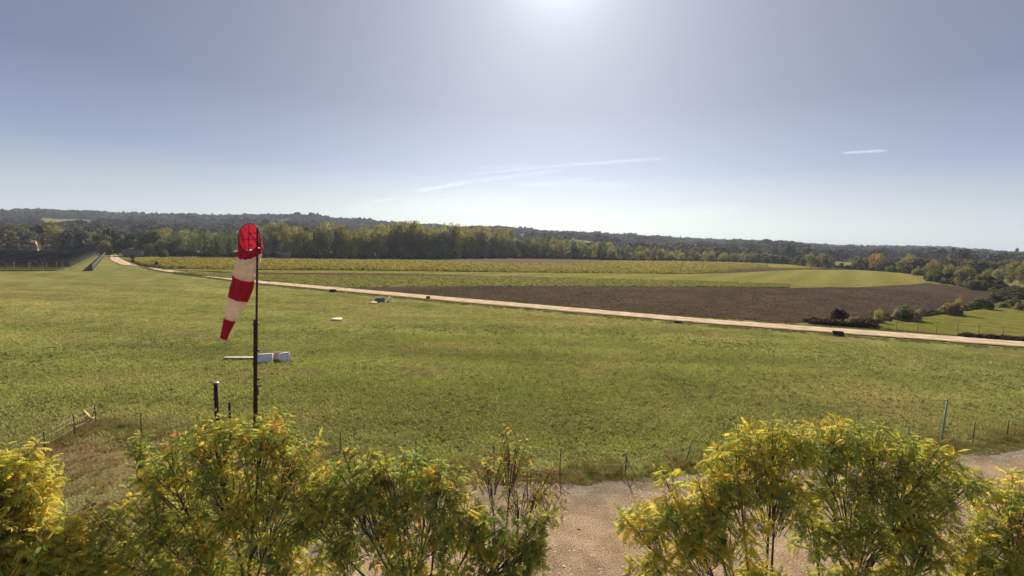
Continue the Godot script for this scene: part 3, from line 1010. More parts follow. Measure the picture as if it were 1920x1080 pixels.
func solar_park() -> void:
	var east := Vector3(-0.875, 0, 0.485)
	var south := Vector3(-0.485, 0, -0.875)
	var right_end := Vector3(-115.6, 0, -118.8)
	var edge := Vector3(-0.636, 0, -0.772)
	var back := mat(col(0.035, 0.036, 0.045), 0.45, 0.4)
	var face := mat(col(0.012, 0.018, 0.045), 0.15, 0.6)
	var galv := mat(col(0.5, 0.48, 0.46), 0.5, 0.5)
	var where := ["nearest", "second", "third", "fourth", "fifth", "sixth", "seventh", "eighth", "ninth", "tenth", "eleventh", "twelfth", "thirteenth", "fourteenth"]
	for i in 14:
		var e := right_end + edge * (8.3 * i)
		var t := thing("solar_panel_row", "dark row of tilted solar panels, %s row back from the meadow" % where[i], "solar panels", e, 0.0, "rows of the solar park")
		var len := 78.0 - 2.0 * i
		# panels tilt to the south: low edge south, high edge north
		var n := int(len / 6.0)
		for k in n:
			var a := east * (6.0 * k + 0.05)
			var b := east * (6.0 * k + 5.9)
			var lo := south * 3.6 + Vector3(0, 0.8, 0)
			var hi := Vector3(0, 2.45, 0)
			var st := begin()
			var th := Vector3(0, 0.05, 0)
			quad(st, a + hi, b + hi, b + lo, a + lo)
			quad(st, a + lo - th, b + lo - th, b + hi - th, a + hi - th)
			quad(st, a + hi - th, b + hi - th, b + hi, a + hi)
			quad(st, a + lo, b + lo, b + lo - th, a + lo - th)
			quad(st, a + lo, a + lo - th, a + hi - th, a + hi)
			part("panel", finish(st), back if i > 0 else back, t)
		var st2 := begin()
		for k in int(len / 3.0):
			var p := east * (3.0 * k + 1.0) + south * 0.5
			tube(st2, [p - Vector3(0, 0.2, 0), p + Vector3(0, 2.1, 0)], [0.085, 0.085], 4)
			tube(st2, [p + Vector3(0, 0.5, 0), p + south * 2.4 + Vector3(0, 1.15, 0)], [0.04, 0.04], 4)
		for f in [0.15, 0.85]:
			var lo2: Vector3 = south * 3.6 * f + Vector3(0, 2.38 - 1.65 * f, 0)
			tube(st2, [lo2, lo2 + east * (6.0 * n)], [0.035, 0.035], 4)
		var legs := part("support_frame", finish(st2), galv, t)
		legs.set_meta("kind", "stuff")
	# perimeter fence of the park
	var t2 := thing("park_fence", "wire fence with pale metal posts in front of the solar park", "fence", Vector3.ZERO)
	var start := right_end + Vector3(3.2, 0, 2.4)
	var wires := begin()
	for k in 30:
		var p := start + east * (2.55 * k)
		var st := begin()
		tube(st, [p, p + Vector3(0, 2.0, 0), p + Vector3(0, 2.3, 0) + south * 0.2], [0.045, 0.045, 0.03], 4, true)
		part("post", finish(st), galv, t2)
	for k in 34:
		var p := start + edge * (3.4 * k)
		var st := begin()
		tube(st, [p, p + Vector3(0, 2.0, 0), p + Vector3(0, 2.3, 0) - Vector3(0.15, 0, 0)], [0.04, 0.04, 0.03], 4, true)
		part("post", finish(st), galv, t2)
	for y in [0.3, 0.9, 1.5, 1.95]:
		tube(wires, [start + Vector3(0, y, 0), start + Vector3(0, y, 0) + east * 74.0], [0.006, 0.006], 3)
		tube(wires, [start + Vector3(0, y, 0), start + Vector3(0, y, 0) + edge * 112.0], [0.006, 0.006], 3)
	part("wire", finish(wires), galv, t2)
	# dark screen fence and the weedy strip along it
	var t3 := thing("screen_fence", "dark screened fence running to the village beside the solar park", "fence", Vector3(-109.4, 0, -119.2))
	var dark := mat(col(0.03, 0.028, 0.03), 0.8)
	var dir := Vector3(-193.5 + 109.4, 0, -218.0 + 119.2)
	var unit := dir.normalized()
	var turn := atan2(-unit.z, unit.x)
	for k in 22:
		var st := begin()
		box_at(st, unit * (k * 5.9 + 2.95) + Vector3(0, 0.85, 0), Vector3(5.8, 1.5, 0.05), turn)
		part("screen_panel", finish(st), dark, t3)
		st = begin()
		tube(st, [unit * (k * 5.9), unit * (k * 5.9) + Vector3(0, 1.9, 0)], [0.05, 0.05], 4, true)
		part("post", finish(st), galv, t3)

func road_sign(label: String, at: Vector3, heights: Array, turn: float) -> void:
	var t := thing("road_sign", label, "road sign", at, turn)
	var st := begin()
	tube(st, [Vector3(0, -0.1, 0), Vector3(0, heights[0] + 0.5, 0)], [0.045, 0.045], 6, true)
	part("post", finish(st, true), steel, t)
	var m := mat(col(0.06, 0.055, 0.055), 0.6, 0.4)
	for h in heights:
		st = begin()
		var pts := []
		for k in 3:
			for c in 3:   # rounded corners
				var a := PI / 2 + TAU * k / 3.0 + (c - 1) * 0.14
				pts.append(Vector3(cos(a) * 0.68, sin(a) * 0.68 + h, 0) * Vector3(1, 1, 0))
		for z in [0.05, 0.085]:
			for k in range(1, pts.size() - 1):
				var o := Vector3(0, 0, z)
				if z > 0.06:
					st.add_vertex(pts[0] + o); st.add_vertex(pts[k + 1] + o); st.add_vertex(pts[k] + o)
				else:
					st.add_vertex(pts[0] + o); st.add_vertex(pts[k] + o); st.add_vertex(pts[k + 1] + o)
		for k in pts.size():
			var a: Vector3 = pts[k]
			var b: Vector3 = pts[(k + 1) % pts.size()]
			quad(st, a + Vector3(0, 0, 0.05), a + Vector3(0, 0, 0.085), b + Vector3(0, 0, 0.085), b + Vector3(0, 0, 0.05))
		part("sign_plate", finish(st), m, t)

# ---------------------------------------------------------------- vegetation
const TONE_WORDS := ["dark green", "olive green", "yellow green", "amber", "brownish olive", "pale grey green"]

func tree_belt() -> void:
	# the line of the wood's near edge, from the shed to its thin right end
	var edge := [Vector2(-176, -229), Vector2(-140, -243), Vector2(-108, -252), Vector2(-80, -267), Vector2(-50, -292), Vector2(-23, -333), Vector2(30, -362), Vector2(102, -372), Vector2(160, -378), Vector2(213, -388)]
	var marks := [[-37.0, "just right of the low shed"], [-33.5, "left of the windsock"], [-29.0, "behind the windsock"], [-25.5, "above the pale hut"], [-22.0, "a little right of the pale hut"], [-18.0, "halfway between the hut and the mauve mound"], [-13.0, "where the belt stands tallest"], [-8.0, "just left of the mauve mound"], [-3.5, "behind the left end of the mauve mound"], [1.5, "behind the middle of the mauve mound"], [7.0, "behind the right end of the mauve mound"], [12.0, "above the middle of the mustard crop"], [18.0, "above the right half of the mustard crop"], [24.0, "above the brown wedge of soil"], [40.0, "at the thin right end of the belt"]]
	var kinds := ["broad", "slender", "open crowned", "bushy", "domed"]
	var taken := {}
	var line := resample(edge, 62)
	for i in line.size():
		var p: Vector2 = line[i]
		p += Vector2(rng.randf_range(-2, 2), rng.randf_range(-3, 4))
		var b := bearing(p.x, p.y)
		var r := p.length()
		var full := EYE + r * lookup(TREELINE, b) * 1.0
		var kind: int = [0, 0, 1, 2, 2, 0, 4][rng.randi() % 7]
		var h := full * rng.randf_range(0.66, 1.0)
		if i % 7 == 3:
			kind = 4 if i % 2 else 3
			h = full * rng.randf_range(0.4, 0.55)
		var tone: int = [0, 1, 1, 1, 4, 4, 5, 2, 0][rng.randi() % 9]
		var place := ""
		for m in marks:
			if b < m[0]:
				place = m[1]
				break
		if i == 47 or i == 38:
			tone = 3
		for attempt in 40:
			var trial := "%s%s%s" % [TONE_WORDS[tone], kinds[kind], place]
			if not taken.has(trial):
				taken[trial] = true
				break
			tone = rng.randi() % 6
			if tone == 3:
				tone = 1
			if attempt % 4 == 3 and kind < 3:
				kind = rng.randi() % 3
		var w: float = h * [0.7, 0.5, 0.62, 1.15, 0.95][kind] * rng.randf_range(0.85, 1.2)
		tree("belt_tree", "%s %s belt tree, %s" % [TONE_WORDS[tone], kinds[kind], place], "tree", Vector3(p.x, 0, p.y), h, maxf(w, 7.0), kind, tone, "trees of the long belt behind the fields")
	# behind the front row only the tops show
	for row in 3:
		line = resample(edge, 46 - row * 4)
		for i in line.size():
			var p: Vector2 = (line[i] as Vector2) + (line[i] as Vector2).normalized() * (9.0 + 10.0 * row + rng.randf_range(-3, 3)) + Vector2(rng.randf_range(-4, 4), 0)
			var b := bearing(p.x, p.y)
			var h := (EYE + p.length() * lookup(TREELINE, b)) * rng.randf_range(0.78, 1.02)
			var kind: int = [0, 1, 2, 2, 0][rng.randi() % 5]
			var tone: int = [0, 1, 1, 4, 1, 2, 5, 0, 1, 5][rng.randi() % 10]
			var place := ""
			for m in marks:
				if b < m[0]:
					place = m[1]
					break
			for attempt in 60:
				var trial := "%s%s%s%d" % [TONE_WORDS[tone], kinds[kind], place, row]
				if not taken.has(trial):
					taken[trial] = true
					break
				tone = [0, 1, 2, 4, 5][rng.randi() % 5]
				kind = rng.randi() % 3
			tree("belt_tree_behind", "%s %s treetop, %s row, %s" % [TONE_WORDS[tone], kinds[kind], ["second", "third", "last"][row], place], "tree", Vector3(p.x, 0, p.y), h, h * rng.randf_range(0.5, 0.75), kind, tone, "trees in the depth of the belt")
	# undergrowth along the foot of the wood
	var under := []
	line = resample(edge, 500)
	for q in line:
		for k in 3:
			var p := Vector3(q.x + rng.randf_range(-3, 3), 0, q.y + rng.randf_range(-7, 1.5))
			var s := rng.randf_range(1.4, 3.6)
			var k2 := rng.randf_range(0.5, 1.0)
			under.append([Transform3D(Basis(Vector3.UP, rng.randf() * TAU).scaled(Vector3(s * 1.4, s, s * 1.4)), p), Color(0.06, 0.062, 0.02) * k2 + Color(0.02, 0.012, 0.0) * rng.randf()])
	scatter("undergrowth", "dark undergrowth along the foot of the tree belt", protos[3][0][2], crown_mats[6], under)

func right_side() -> void:
	# [x, z, height, width, kind, tone, label]
	var list := [
		[184.8, -284.7, 10.4, 7.2, 0, 1, "olive tree at the left of the small clump beyond the lime green field"],
		[186.5, -278.8, 9.7, 5.8, 2, 4, "thin brownish tree in the clump beyond the lime green field"],
		[221.0, -319.0, 8.5, 6.7, 0, 0, "dark tree at the right of the clump beyond the lime green field"],
		[198.8, -278.3, 5.2, 4.8, 3, 0, "dark round bush right of the clump beyond the lime green field"],
		[243.0, -322.6, 4.1, 5.3, 3, 0, "low dark bush at the left foot of the thin amber trees"],
		[208.7, -264.7, 10.4, 8.0, 2, 3, "tall thin amber tree over the right end of the lime green field"],
		[209.3, -259.3, 9.0, 5.4, 2, 4, "thin brownish tree right of the tall amber one"],
		[203.3, -246.0, 5.0, 6.9, 3, 0, "wide dark bush below the thin brownish tree"],
		[204.8, -241.7, 8.7, 5.6, 0, 1, "olive tree between the amber tree and the orange one"],
		[210.1, -244.0, 10.7, 5.1, 2, 3, "narrow orange tree right of the lime green field's tall trees"],
		[188.3, -213.3, 5.7, 4.5, 3, 1, "round olive bush left of the big trees at the field corner"],
		[157.5, -170.4, 8.7, 8.4, 0, 4, "big brownish tree at the right corner of the lime green field"],
		[145.8, -152.4, 7.2, 5.4, 0, 1, "olive tree in the middle of the big clump at the field corner"],
		[140.7, -142.8, 7.3, 6.0, 0, 4, "brown tinted tree at the right of the clump at the field corner"],
		[150.5, -163.0, 6.0, 6.5, 3, 0, "dark bush at the foot of the clump at the field corner"],
		[137.4, -134.7, 5.4, 3.6, 3, 1, "olive bush hanging over the ploughed field's far corner"],
		[128.6, -127.4, 3.6, 5.3, 3, 0, "low dark bush on the ploughed field's far edge"],
		[134.5, -131.5, 3.4, 5.0, 3, 0, "low dark bush between the clump and the hedge"],
		[184.2, -173.7, 6.4, 4.8, 0, 5, "grey green tree behind the long shadows at the right"],
		[183.5, -168.4, 8.0, 5.1, 1, 1, "upright olive tree behind the long shadows at the right"],
		[171.6, -153.6, 8.7, 5.4, 0, 4, "brownish tree at the right edge of the photo"],
		[190.2, -183.8, 5.5, 4.3, 0, 1, "small olive tree left of the long shadows"],
		[162.6, -143.2, 8.6, 5.0, 0, 0, "dark tree just beyond the right edge"],
		[129.0, -124.5, 1.6, 1.9, 3, 0, "first small dark bush of the hedge at the far end of the ploughed field"],
		[127.4, -121.2, 1.7, 2.2, 3, 0, "second small bush of the hedge at the far end of the ploughed field"],
		[128.9, -120.1, 1.6, 1.6, 3, 4, "third, browner bush of the hedge at the far end of the ploughed field"],
		[127.7, -117.1, 1.5, 1.6, 3, 0, "fourth bush of the hedge at the far end of the ploughed field"],
		[132.9, -119.7, 2.2, 1.6, 3, 1, "last, taller bush of the hedge at the right edge"],
		[44.1, -61.3, 2.3, 2.4, 3, 7, "dark reddish bush at the left end of the scrub by the road"],
		[55.0, -63.7, 2.9, 2.9, 3, 0, "largest dark green bush with pale shoots on both sides"],
		[49.0, -60.7, 2.1, 1.4, 0, 2, "little yellow green tree between the reddish bush and the big dark one"],
		[68.1, -70.8, 2.5, 3.5, 3, 4, "broad brownish bush with a yellow top on the field edge"],
		[82.5, -80.1, 2.2, 3.4, 4, 0, "dark ball shaped bush right of the broad brownish one"],
		[92.7, -84.1, 2.5, 2.7, 3, 0, "dark bush at the right edge behind the green paddock"],
		[88.8, -79.2, 2.3, 2.4, 3, 4, "brown bush in front of the dark one at the right edge"],
		[89.0, -82.6, 1.4, 2.5, 3, 5, "low grey bush left of the brown bush at the right edge"],
		[45.4, -58.0, 1.4, 2.4, 3, 7, "low brown scrub bush by the road"],
		[43.6, -57.8, 1.5, 2.4, 3, 4, "grey brown scrub bush at the paddock corner"],
	]
	for p in list:
		tree("bush" if p[4] >= 3 else "field_tree", p[6], "bush" if p[4] >= 3 else "tree", Vector3(p[0], 0, p[1]), p[2], p[3], p[4], p[5])
	# pale flowering shoots on both sides of the largest bush
	for s in [-1.0, 1.0]:
		var t := tree("flowering_shrub", "pale flowering shrub leaning against the %s side of the largest dark bush" % ("left" if s < 0 else "right"), "bush", Vector3(55.0 + s * 1.25, 0, -63.0 + s * 0.3), 1.85 if s < 0 else 2.0, 1.25, 4, 8)
		t.rotation.z = -s * 0.16
	tree("yellow_sapling", "thin yellow sapling rising out of the broad brownish bush", "tree", Vector3(68.9, 0, -70.3), 3.3, 1.1, 0, 2)
	var valley := []
	for k in 900:
		var bb := rng.randf_range(27.0, 52.0)
		var r := rng.randf_range(300.0, 430.0)
		var p := at_bearing(bb, r)
		if r < lookup([[27.0, 420.0], [31.0, 400.0], [33.0, 352.0], [38.0, 345.0], [41.0, 300.0], [44.0, 275.0], [52.0, 270.0]], bb) or (bb > 34.2 and bb < 37.0 and r > 330.0):
			continue
		var h := rng.randf_range(2.5, 9.0)
		var w := h * rng.randf_range(0.7, 1.5)
		valley.append([Transform3D(Basis(Vector3.UP, rng.randf() * TAU).scaled(Vector3(w, h, w)), p), [Color(0.075, 0.09, 0.035), Color(0.13, 0.13, 0.045), Color(0.17, 0.14, 0.055), Color(0.1, 0.085, 0.04)][rng.randi() % 4]])
	scatter("valley_thicket", "trees and thickets in the valley behind the lime green field", protos[5][0][0], crown_mats[6], valley)
	# thicket at the foot of the trees round the field corner
	valley = []
	for k in 170:
		var q := resample_at([Vector2(160, -176), Vector2(150, -160), Vector2(140, -141), Vector2(131, -127), Vector2(128, -118)], rng.randf())
		var h := rng.randf_range(1.2, 4.2) * (1.0 if q.x > 134.0 else 0.5)
		valley.append([Transform3D(Basis(Vector3.UP, rng.randf() * TAU).scaled(Vector3(h * 1.3, h, h * 1.3)), Vector3(q.x + rng.randf_range(0, 7), 0, q.y + rng.randf_range(-3, 2))), [Color(0.05, 0.06, 0.025), Color(0.085, 0.075, 0.035), Color(0.10, 0.10, 0.035)][rng.randi() % 3]])
	for k in 120:
		var q := resample_at([Vector2(186, -282), Vector2(201, -274), Vector2(206, -255), Vector2(203, -238), Vector2(186, -208)], rng.randf())
		var h := rng.randf_range(0.8, 3.0)
		valley.append([Transform3D(Basis(Vector3.UP, rng.randf() * TAU).scaled(Vector3(h * 1.5, h, h * 1.5)), Vector3(q.x + rng.randf_range(0, 6), 0, q.y + rng.randf_range(-3, 1))), [Color(0.05, 0.06, 0.025), Color(0.085, 0.075, 0.035), Color(0.10, 0.10, 0.035)][rng.randi() % 3]])
	for k in 90:
		var q := resample_at([Vector2(134, -124), Vector2(121, -112), Vector2(112, -103), Vector2(100, -93)], rng.randf())
		var h := rng.randf_range(0.5, 2.0)
		valley.append([Transform3D(Basis(Vector3.UP, rng.randf() * TAU).scaled(Vector3(h * 1.6, h, h * 1.6)), Vector3(q.x + rng.randf_range(-1.5, 2.5), 0, q.y + rng.randf_range(-1, 1))), [Color(0.06, 0.07, 0.03), Color(0.11, 0.095, 0.05), Color(0.12, 0.12, 0.05)][rng.randi() % 3]])
	scatter("corner_thicket", "dark thicket along the right hand rim of the lime green field", protos[5][0][0], crown_mats[6], valley)
	# rough grass and brambles along the road
	var places := []
	for k in 420:
		var f := rng.randf()
		var p := Vector2(39.2, -58.6).lerp(Vector2(45.2, -56.2), f)
		var s := rng.randf_range(0.35, 0.9)
		places.append([Transform3D(Basis(Vector3.UP, rng.randf() * TAU).scaled(Vector3(s * 1.3, s, s * 1.3)), Vector3(p.x + rng.randf_range(-0.6, 0.6), 0, p.y + rng.randf_range(-1.8, 0.3))), Color(0.085, 0.06, 0.03) * rng.randf_range(0.5, 1.1)])
	for k in 500:
		var f := rng.randf()
		var p := Vector2(51.5, -51.6).lerp(Vector2(62.0, -47.2), f)
		var s := rng.randf_range(0.3, 0.7)
		places.append([Transform3D(Basis(Vector3.UP, rng.randf() * TAU).scaled(Vector3(s * 1.4, s, s * 1.4)), Vector3(p.x + rng.randf_range(-0.5, 0.5), 0, p.y + rng.randf_range(-0.6, 0.6))), Color(0.09, 0.06, 0.035) * rng.randf_range(0.5, 1.1)])
	for k in 500:   # field edge between the paddock and the ploughed land
		var e := resample([Vector2(46, -59.2), Vector2(55, -65.3), Vector2(63, -69.4), Vector2(76, -77.4), Vector2(90, -86), Vector2(102, -93)], 60)
		var p: Vector2 = e[rng.randi() % 61]
		var s := rng.randf_range(0.2, 0.75)
		places.append([Transform3D(Basis(Vector3.UP, rng.randf() * TAU).scaled(Vector3(s * 1.6, s, s * 1.6)), Vector3(p.x + rng.randf_range(-0.9, 0.9), 0, p.y + rng.randf_range(-0.6, 0.6))), Color(0.075, 0.06, 0.03) * rng.randf_range(0.5, 1.2)])
	scatter("brambles", "brown brambles and dead weeds along the road and the paddock edge", protos[3][1][2], crown_mats[6], places)

func hills_woods() -> void:
	var sets := [["left_hillside_wood", "brown green woods covering the hills on the left", -60.0, -12.0], ["middle_hillside_wood", "woods on the long falling ridge behind the tree belt", -12.0, 24.0], ["right_hillside_wood", "bluish woods on the distant hills at the right", 24.0, 60.0]]
	for s in sets:
		var places := []
		var b: float = s[2]
		var tries := 11000
		for k in tries:
			var bb := rng.randf_range(s[2], s[3])
			var far := ridge(bb)
			var r := lerpf(430.0, far + 60.0, sqrt(rng.randf()))
			if bb < -38.0:
				r = lerpf(300.0, far + 60.0, pow(rng.randf(), 0.6))
			if in_clearing(bb, r) >= 0:
				continue
			var p := at_bearing(bb, r)
			var dens := noise_big.get_noise_2d(p.x * 0.9 + 500.0, p.z * 0.9)
			if dens < -0.32 and r < far - 120.0:
				continue
			var h := rng.randf_range(7.0, 15.0) * (1.0 + 0.25 * dens)
			var w := h * rng.randf_range(0.8, 1.35)
			if rng.randf() < 0.04:
				w = h * 0.4
				h *= 1.15
			var c: Color = [Color(0.055, 0.068, 0.030), Color(0.075, 0.082, 0.034), Color(0.085, 0.075, 0.036), Color(0.13, 0.125, 0.05), Color(0.06, 0.07, 0.038)][rng.randi() % 5] * clampf(1.0 + 1.3 * noise_mid.get_noise_2d(p.x * 0.12, p.z * 0.12), 0.5, 1.6)
			if rng.randf() < 0.02:
				c = Color(0.2, 0.13, 0.03)
			places.append([Transform3D(Basis(Vector3.UP, rng.randf() * TAU).scaled(Vector3(w, h, w)), p), c])
		# an unbroken fringe of trees on the crest
		for k in int((s[3] - s[2]) * 22.0):
			var bb := rng.randf_range(s[2], s[3])
			var far := ridge(bb)
			var p := at_bearing(bb, far * rng.randf_range(0.97, 1.02))
			var gap := noise_mid.get_noise_2d(bb * 9.0, 3.0)
			if gap < -0.05 and bb > -33.0:
				continue
			var h := rng.randf_range(5.0, 13.0) * (1.0 + 0.7 * gap)
			var w := h * rng.randf_range(0.8, 1.6)
			if rng.randf() < 0.16:
				h = rng.randf_range(13.0, 19.0)
				w = h * rng.randf_range(0.55, 0.9)
			places.append([Transform3D(Basis(Vector3.UP, rng.randf() * TAU).scaled(Vector3(w, h, w)), p), Color(0.05, 0.055, 0.025)])
		scatter(s[0], s[1], protos[5][0][0], crown_mats[6], places)
	# trees that stand out alone on the crest
	var lone := [[8.6, 0.985, 16.0, 0, "single round tree on the bare crest of the middle ridge"], [9.7, 0.99, 14.0, 4, "low round tree on the crest right of the single round one"], [10.6, 0.985, 18.0, 0, "broad dark tree on the crest, right of the lone round tree"], [-4.0, 0.86, 17.0, 0, "broad dark treetop on the ridge above the orange tree"], [-0.6, 0.98, 8.0, 0, "small tree at the left end of the bare crest"], [1.8, 0.985, 9.0, 1, "slim tree on the bare crest of the middle ridge"], [40.3, 0.8, 15.0, 0, "big dark tree on the near shoulder of the right hand hill"]]
	for l in lone:
		var far := ridge(l[0])
		tree("crest_tree", l[4], "tree", at_bearing(l[0], far * l[1]) - Vector3(0, 0.3, 0), l[2], l[2] * 0.95, l[3], 0)
	# village gardens and the valley behind the solar park
	for g in [[-44.5, 320, 17, 0, 4, "tall brown tree above the houses at the far left"], [-46.8, 330, 15, 0, 0, "dark tree above the faded red roof"], [-43.0, 330, 12, 1, 0, "slender dark tree behind the lit gable"], [-41.6, 300, 9, 3, 1, "round olive bush behind the long low house"], [-40.4, 305, 10, 0, 5, "pale tree behind the brown house by the road"], [-39.4, 285, 7, 3, 2, "yellow green bush left of the shed"], [-38.4, 280, 7, 4, 1, "olive bush above the shed roof"], [-37.2, 262, 5, 3, 0, "small dark bush at the right end of the shed"], [-45.6, 420, 16, 0, 3, "amber tree on the slope above the village"]]:
		tree("garden_tree", g[5], "tree", at_bearing(g[0], g[1]), g[2], g[2] * 0.85, g[3], g[4])

func grasses() -> void:
	var short := tuft_mesh(9, 0.085, 0.17, 0.012, 3)
	var clump := tuft_mesh(16, 0.12, 0.32, 0.022, 4)
	var tall := tuft_mesh(14, 0.5, 0.22, 0.012, 5)
	var gm := leafy(Color(1, 1, 1), 0.85)
	var places := []
	for k in 120000:   # the nearest meadow
		var r := sqrt(lerpf(19.0 * 19.0, 46.0 * 46.0, rng.randf()))
		var b := rng.randf_range(-52.0, 52.0)
		var p := at_bearing(b, r)
		if p.z > -18.6 + 0.0 and p.x > -19.0:
			continue
		if p.x > 5.0 and p.z > -19.2 - (p.x - 8.0) * 0.17:
			continue
		var n := noise_small.get_noise_2d(p.x * 4.2, p.z * 4.2)
		if rng.randf() > 0.8 + 0.5 * n:
			continue
		var s := rng.randf_range(0.5, 1.35) * (1.0 + 0.5 * n)
		var c := meadow_tone(p.x, p.z) * rng.randf_range(1.15, 1.95)
		if rng.randf() < 0.06:
			c = Color(0.24, 0.20, 0.10)
		places.append([Transform3D(Basis(Vector3.UP, rng.randf() * TAU).scaled(Vector3(s * 1.2, s, s * 1.2)), p), c])
	scatter("meadow_grass", "short uneven grass of the nearer meadow", short, gm, places)
	places = []
	for k in 16000:
		var r := sqrt(lerpf(19.5 * 19.5, 52.0 * 52.0, rng.randf()))
		var p := at_bearing(rng.randf_range(-52.0, 52.0), r)
		if p.z > fence_z(p.x) - 0.4:
			continue
		var n := noise_mid.get_noise_2d(p.x * 2.0, p.z * 2.0)
		if rng.randf() > 0.45 + 1.4 * n:
			continue
		var s := rng.randf_range(0.6, 1.4)
		places.append([Transform3D(Basis(Vector3.UP, rng.randf() * TAU).scaled(Vector3(s, s * 1.1, s)), p), Color(0.17, 0.21, 0.06).lerp(Color(0.26, 0.27, 0.09), rng.randf()) * rng.randf_range(0.6, 1.7)])
	scatter("meadow_weeds", "flat green weeds scattered through the nearer meadow", tuft_mesh(10, 0.09, 0.11, 0.028, 6), gm, places)
	places = []
	for k in 90000:   # farther, in coarser clumps
		var r := sqrt(lerpf(44.0 * 44.0, 125.0 * 125.0, rng.randf()))
		var b := rng.randf_range(-52.0, 52.0)
		var p := at_bearing(b, r)
		if 0.429 * p.x - 0.903 * p.z > 0.429 * -57.0 + 0.903 * 95.0 - 3.5:   # beyond the road
			continue
		var n := noise_small.get_noise_2d(p.x * 3.2, p.z * 3.2)
		if rng.randf() > (0.75 + 0.5 * n) * (1.0 - smoothstep(70.0, 125.0, r)):
			continue
		var s := rng.randf_range(0.5, 1.2)
		places.append([Transform3D(Basis(Vector3.UP, rng.randf() * TAU).scaled(Vector3(s * 1.3, s * 0.9, s * 1.3)), p), meadow_tone(p.x, p.z) * rng.randf_range(1.1, 2.0)])
	scatter("far_meadow_grass", "short grass of the farther meadow up to the road", clump, gm, places)
	# long grass left standing along the fence
	places = []
	for k in 4600:
		var x := rng.randf_range(-20.0, 34.0)
		var z := fence_z(x) + rng.randfn() * 0.45 - 0.25
		var n := noise_small.get_noise_2d(x * 1.5, z * 1.5)
		if rng.randf() > 0.6 + 1.3 * n:
			continue
		var s := rng.randf_range(0.2, 0.6) * (1.0 + 0.6 * n)
		var c := Color(0.19, 0.20, 0.05).lerp(Color(0.34, 0.26, 0.12), rng.randf() * 0.7)
		places.append([Transform3D(Basis(Vector3.UP, rng.randf() * TAU).scaled(Vector3(s, s, s)), Vector3(x, 0, z)), c])
	for k in 1100:   # up the left side of the enclosure
		var f := rng.randf()
		var p := Vector2(-19.7, -21.2).lerp(Vector2(-18.9, -14.0), f)
		var s := rng.randf_range(0.25, 0.7)
		places.append([Transform3D(Basis(Vector3.UP, rng.randf() * TAU).scaled(Vector3.ONE * s), Vector3(p.x + rng.randfn() * 0.3, 0, p.y)), Color(0.17, 0.18, 0.05).lerp(Color(0.34, 0.26, 0.12), rng.randf())])
	for k in 14000:   # weeds and dry grass inside the fence
		var x := rng.randf_range(-19.0, 3.0)
		var z := rng.randf_range(-20.5, -11.0)
		if z < fence_z(x) or (x > -7.0 and z > gravel_far(x) - 0.1):
			continue
		var n := noise_small.get_noise_2d(x * 1.2, z * 1.2)
		if rng.randf() > 0.4 + 1.4 * n:
			continue
		var s := rng.randf_range(0.1, 0.4)
		places.append([Transform3D(Basis(Vector3.UP, rng.randf() * TAU).scaled(Vector3(s * 1.4, s, s * 1.4)), Vector3(x, 0, z)), Color(0.16, 0.17, 0.05).lerp(Color(0.36, 0.26, 0.14), clampf(0.5 + n * 2.0, 0, 1))])
	for k in 4000:   # between the fence and the gravel on the right
		var x := rng.randf_range(-1.0, 36.0)
		var z := lerpf(fence_z(x), gravel_far(x) + 0.15, rng.randf())
		var s := rng.randf_range(0.12, 0.32)
		places.append([Transform3D(Basis(Vector3.UP, rng.randf() * TAU).scaled(Vector3(s * 1.4, s, s * 1.4)), Vector3(x, 0, z)), Color(0.15, 0.165, 0.045).lerp(Color(0.3, 0.23, 0.11), rng.randf() * 0.7)])
	scatter("tall_grass", "long uncut grass and dry weeds along the wire fence", tall, gm, places)
	# the rough verge on both sides of the farm road
	places = []
	var near := resample([Vector2(-129, -155), Vector2(-96.1, -124.2), Vector2(-53.4, -94.6), Vector2(-8.3, -70.8), Vector2(24.5, -55.5), Vector2(52.2, -45.4), Vector2(72.1, -36.4)], 400)
	var far := resample([Vector2(-127, -147.5), Vector2(-102, -133.0), Vector2(-57.3, -102.8), Vector2(-9, -78.4), Vector2(26.2, -60.7), Vector2(55.9, -50.0), Vector2(77.8, -40.8)], 400)
	for k in 15000:
		var side := rng.randf() < 0.6
		var q: Vector2 = (near if side else far)[rng.randi() % 401]
		var off := absf(rng.randfn()) * (1.3 if side else 0.35)
		var p := q + Vector2(0.429, 0.903) * (off if side else -off) + Vector2(rng.randf_range(-0.4, 0.4), 0)
		if rng.randf() > 0.6 + noise_small.get_noise_2d(p.x, p.y) * 1.3:
			continue
		var s := rng.randf_range(0.25, 0.6)
		places.append([Transform3D(Basis(Vector3.UP, rng.randf() * TAU).scaled(Vector3(s * 1.6, s * 0.8, s * 1.6)), Vector3(p.x, 0, p.y)), Color(0.13, 0.14, 0.04).lerp(Color(0.22, 0.18, 0.07), rng.randf() * 0.6)])
	scatter("verge_grass", "rough grass on the verges of the farm road", tall, gm, places)
	# grey dry patches scattered over the meadow
	places = []
	for c in [Vector2(-30.4, -42.3), Vector2(-26.5, -40.5), Vector2(-22.0, -41.5), Vector2(-18.0, -41.0), Vector2(-31.0, -38.0), Vector2(-8.8, -37.7), Vector2(-5.8, -31.4), Vector2(-4.5, -33.5), Vector2(-7.5, -32.6), Vector2(-14.0, -31.2), Vector2(-25.0, -36.0), Vector2(6.0, -43.0), Vector2(24.7, -35.7), Vector2(-20.5, -37.0), Vector2(-13.5, -44.0)]:
		for k in 60:
			var p := Vector3(c.x + rng.randfn() * 0.7, 0, c.y + rng.randfn() * 0.28)
			var s := rng.randf_range(0.5, 1.2)
			places.append([Transform3D(Basis(Vector3.UP, rng.randf() * TAU).scaled(Vector3(s, s * 0.8, s)), p), Color(0.40, 0.335, 0.25) * rng.randf_range(0.6, 1.1)])
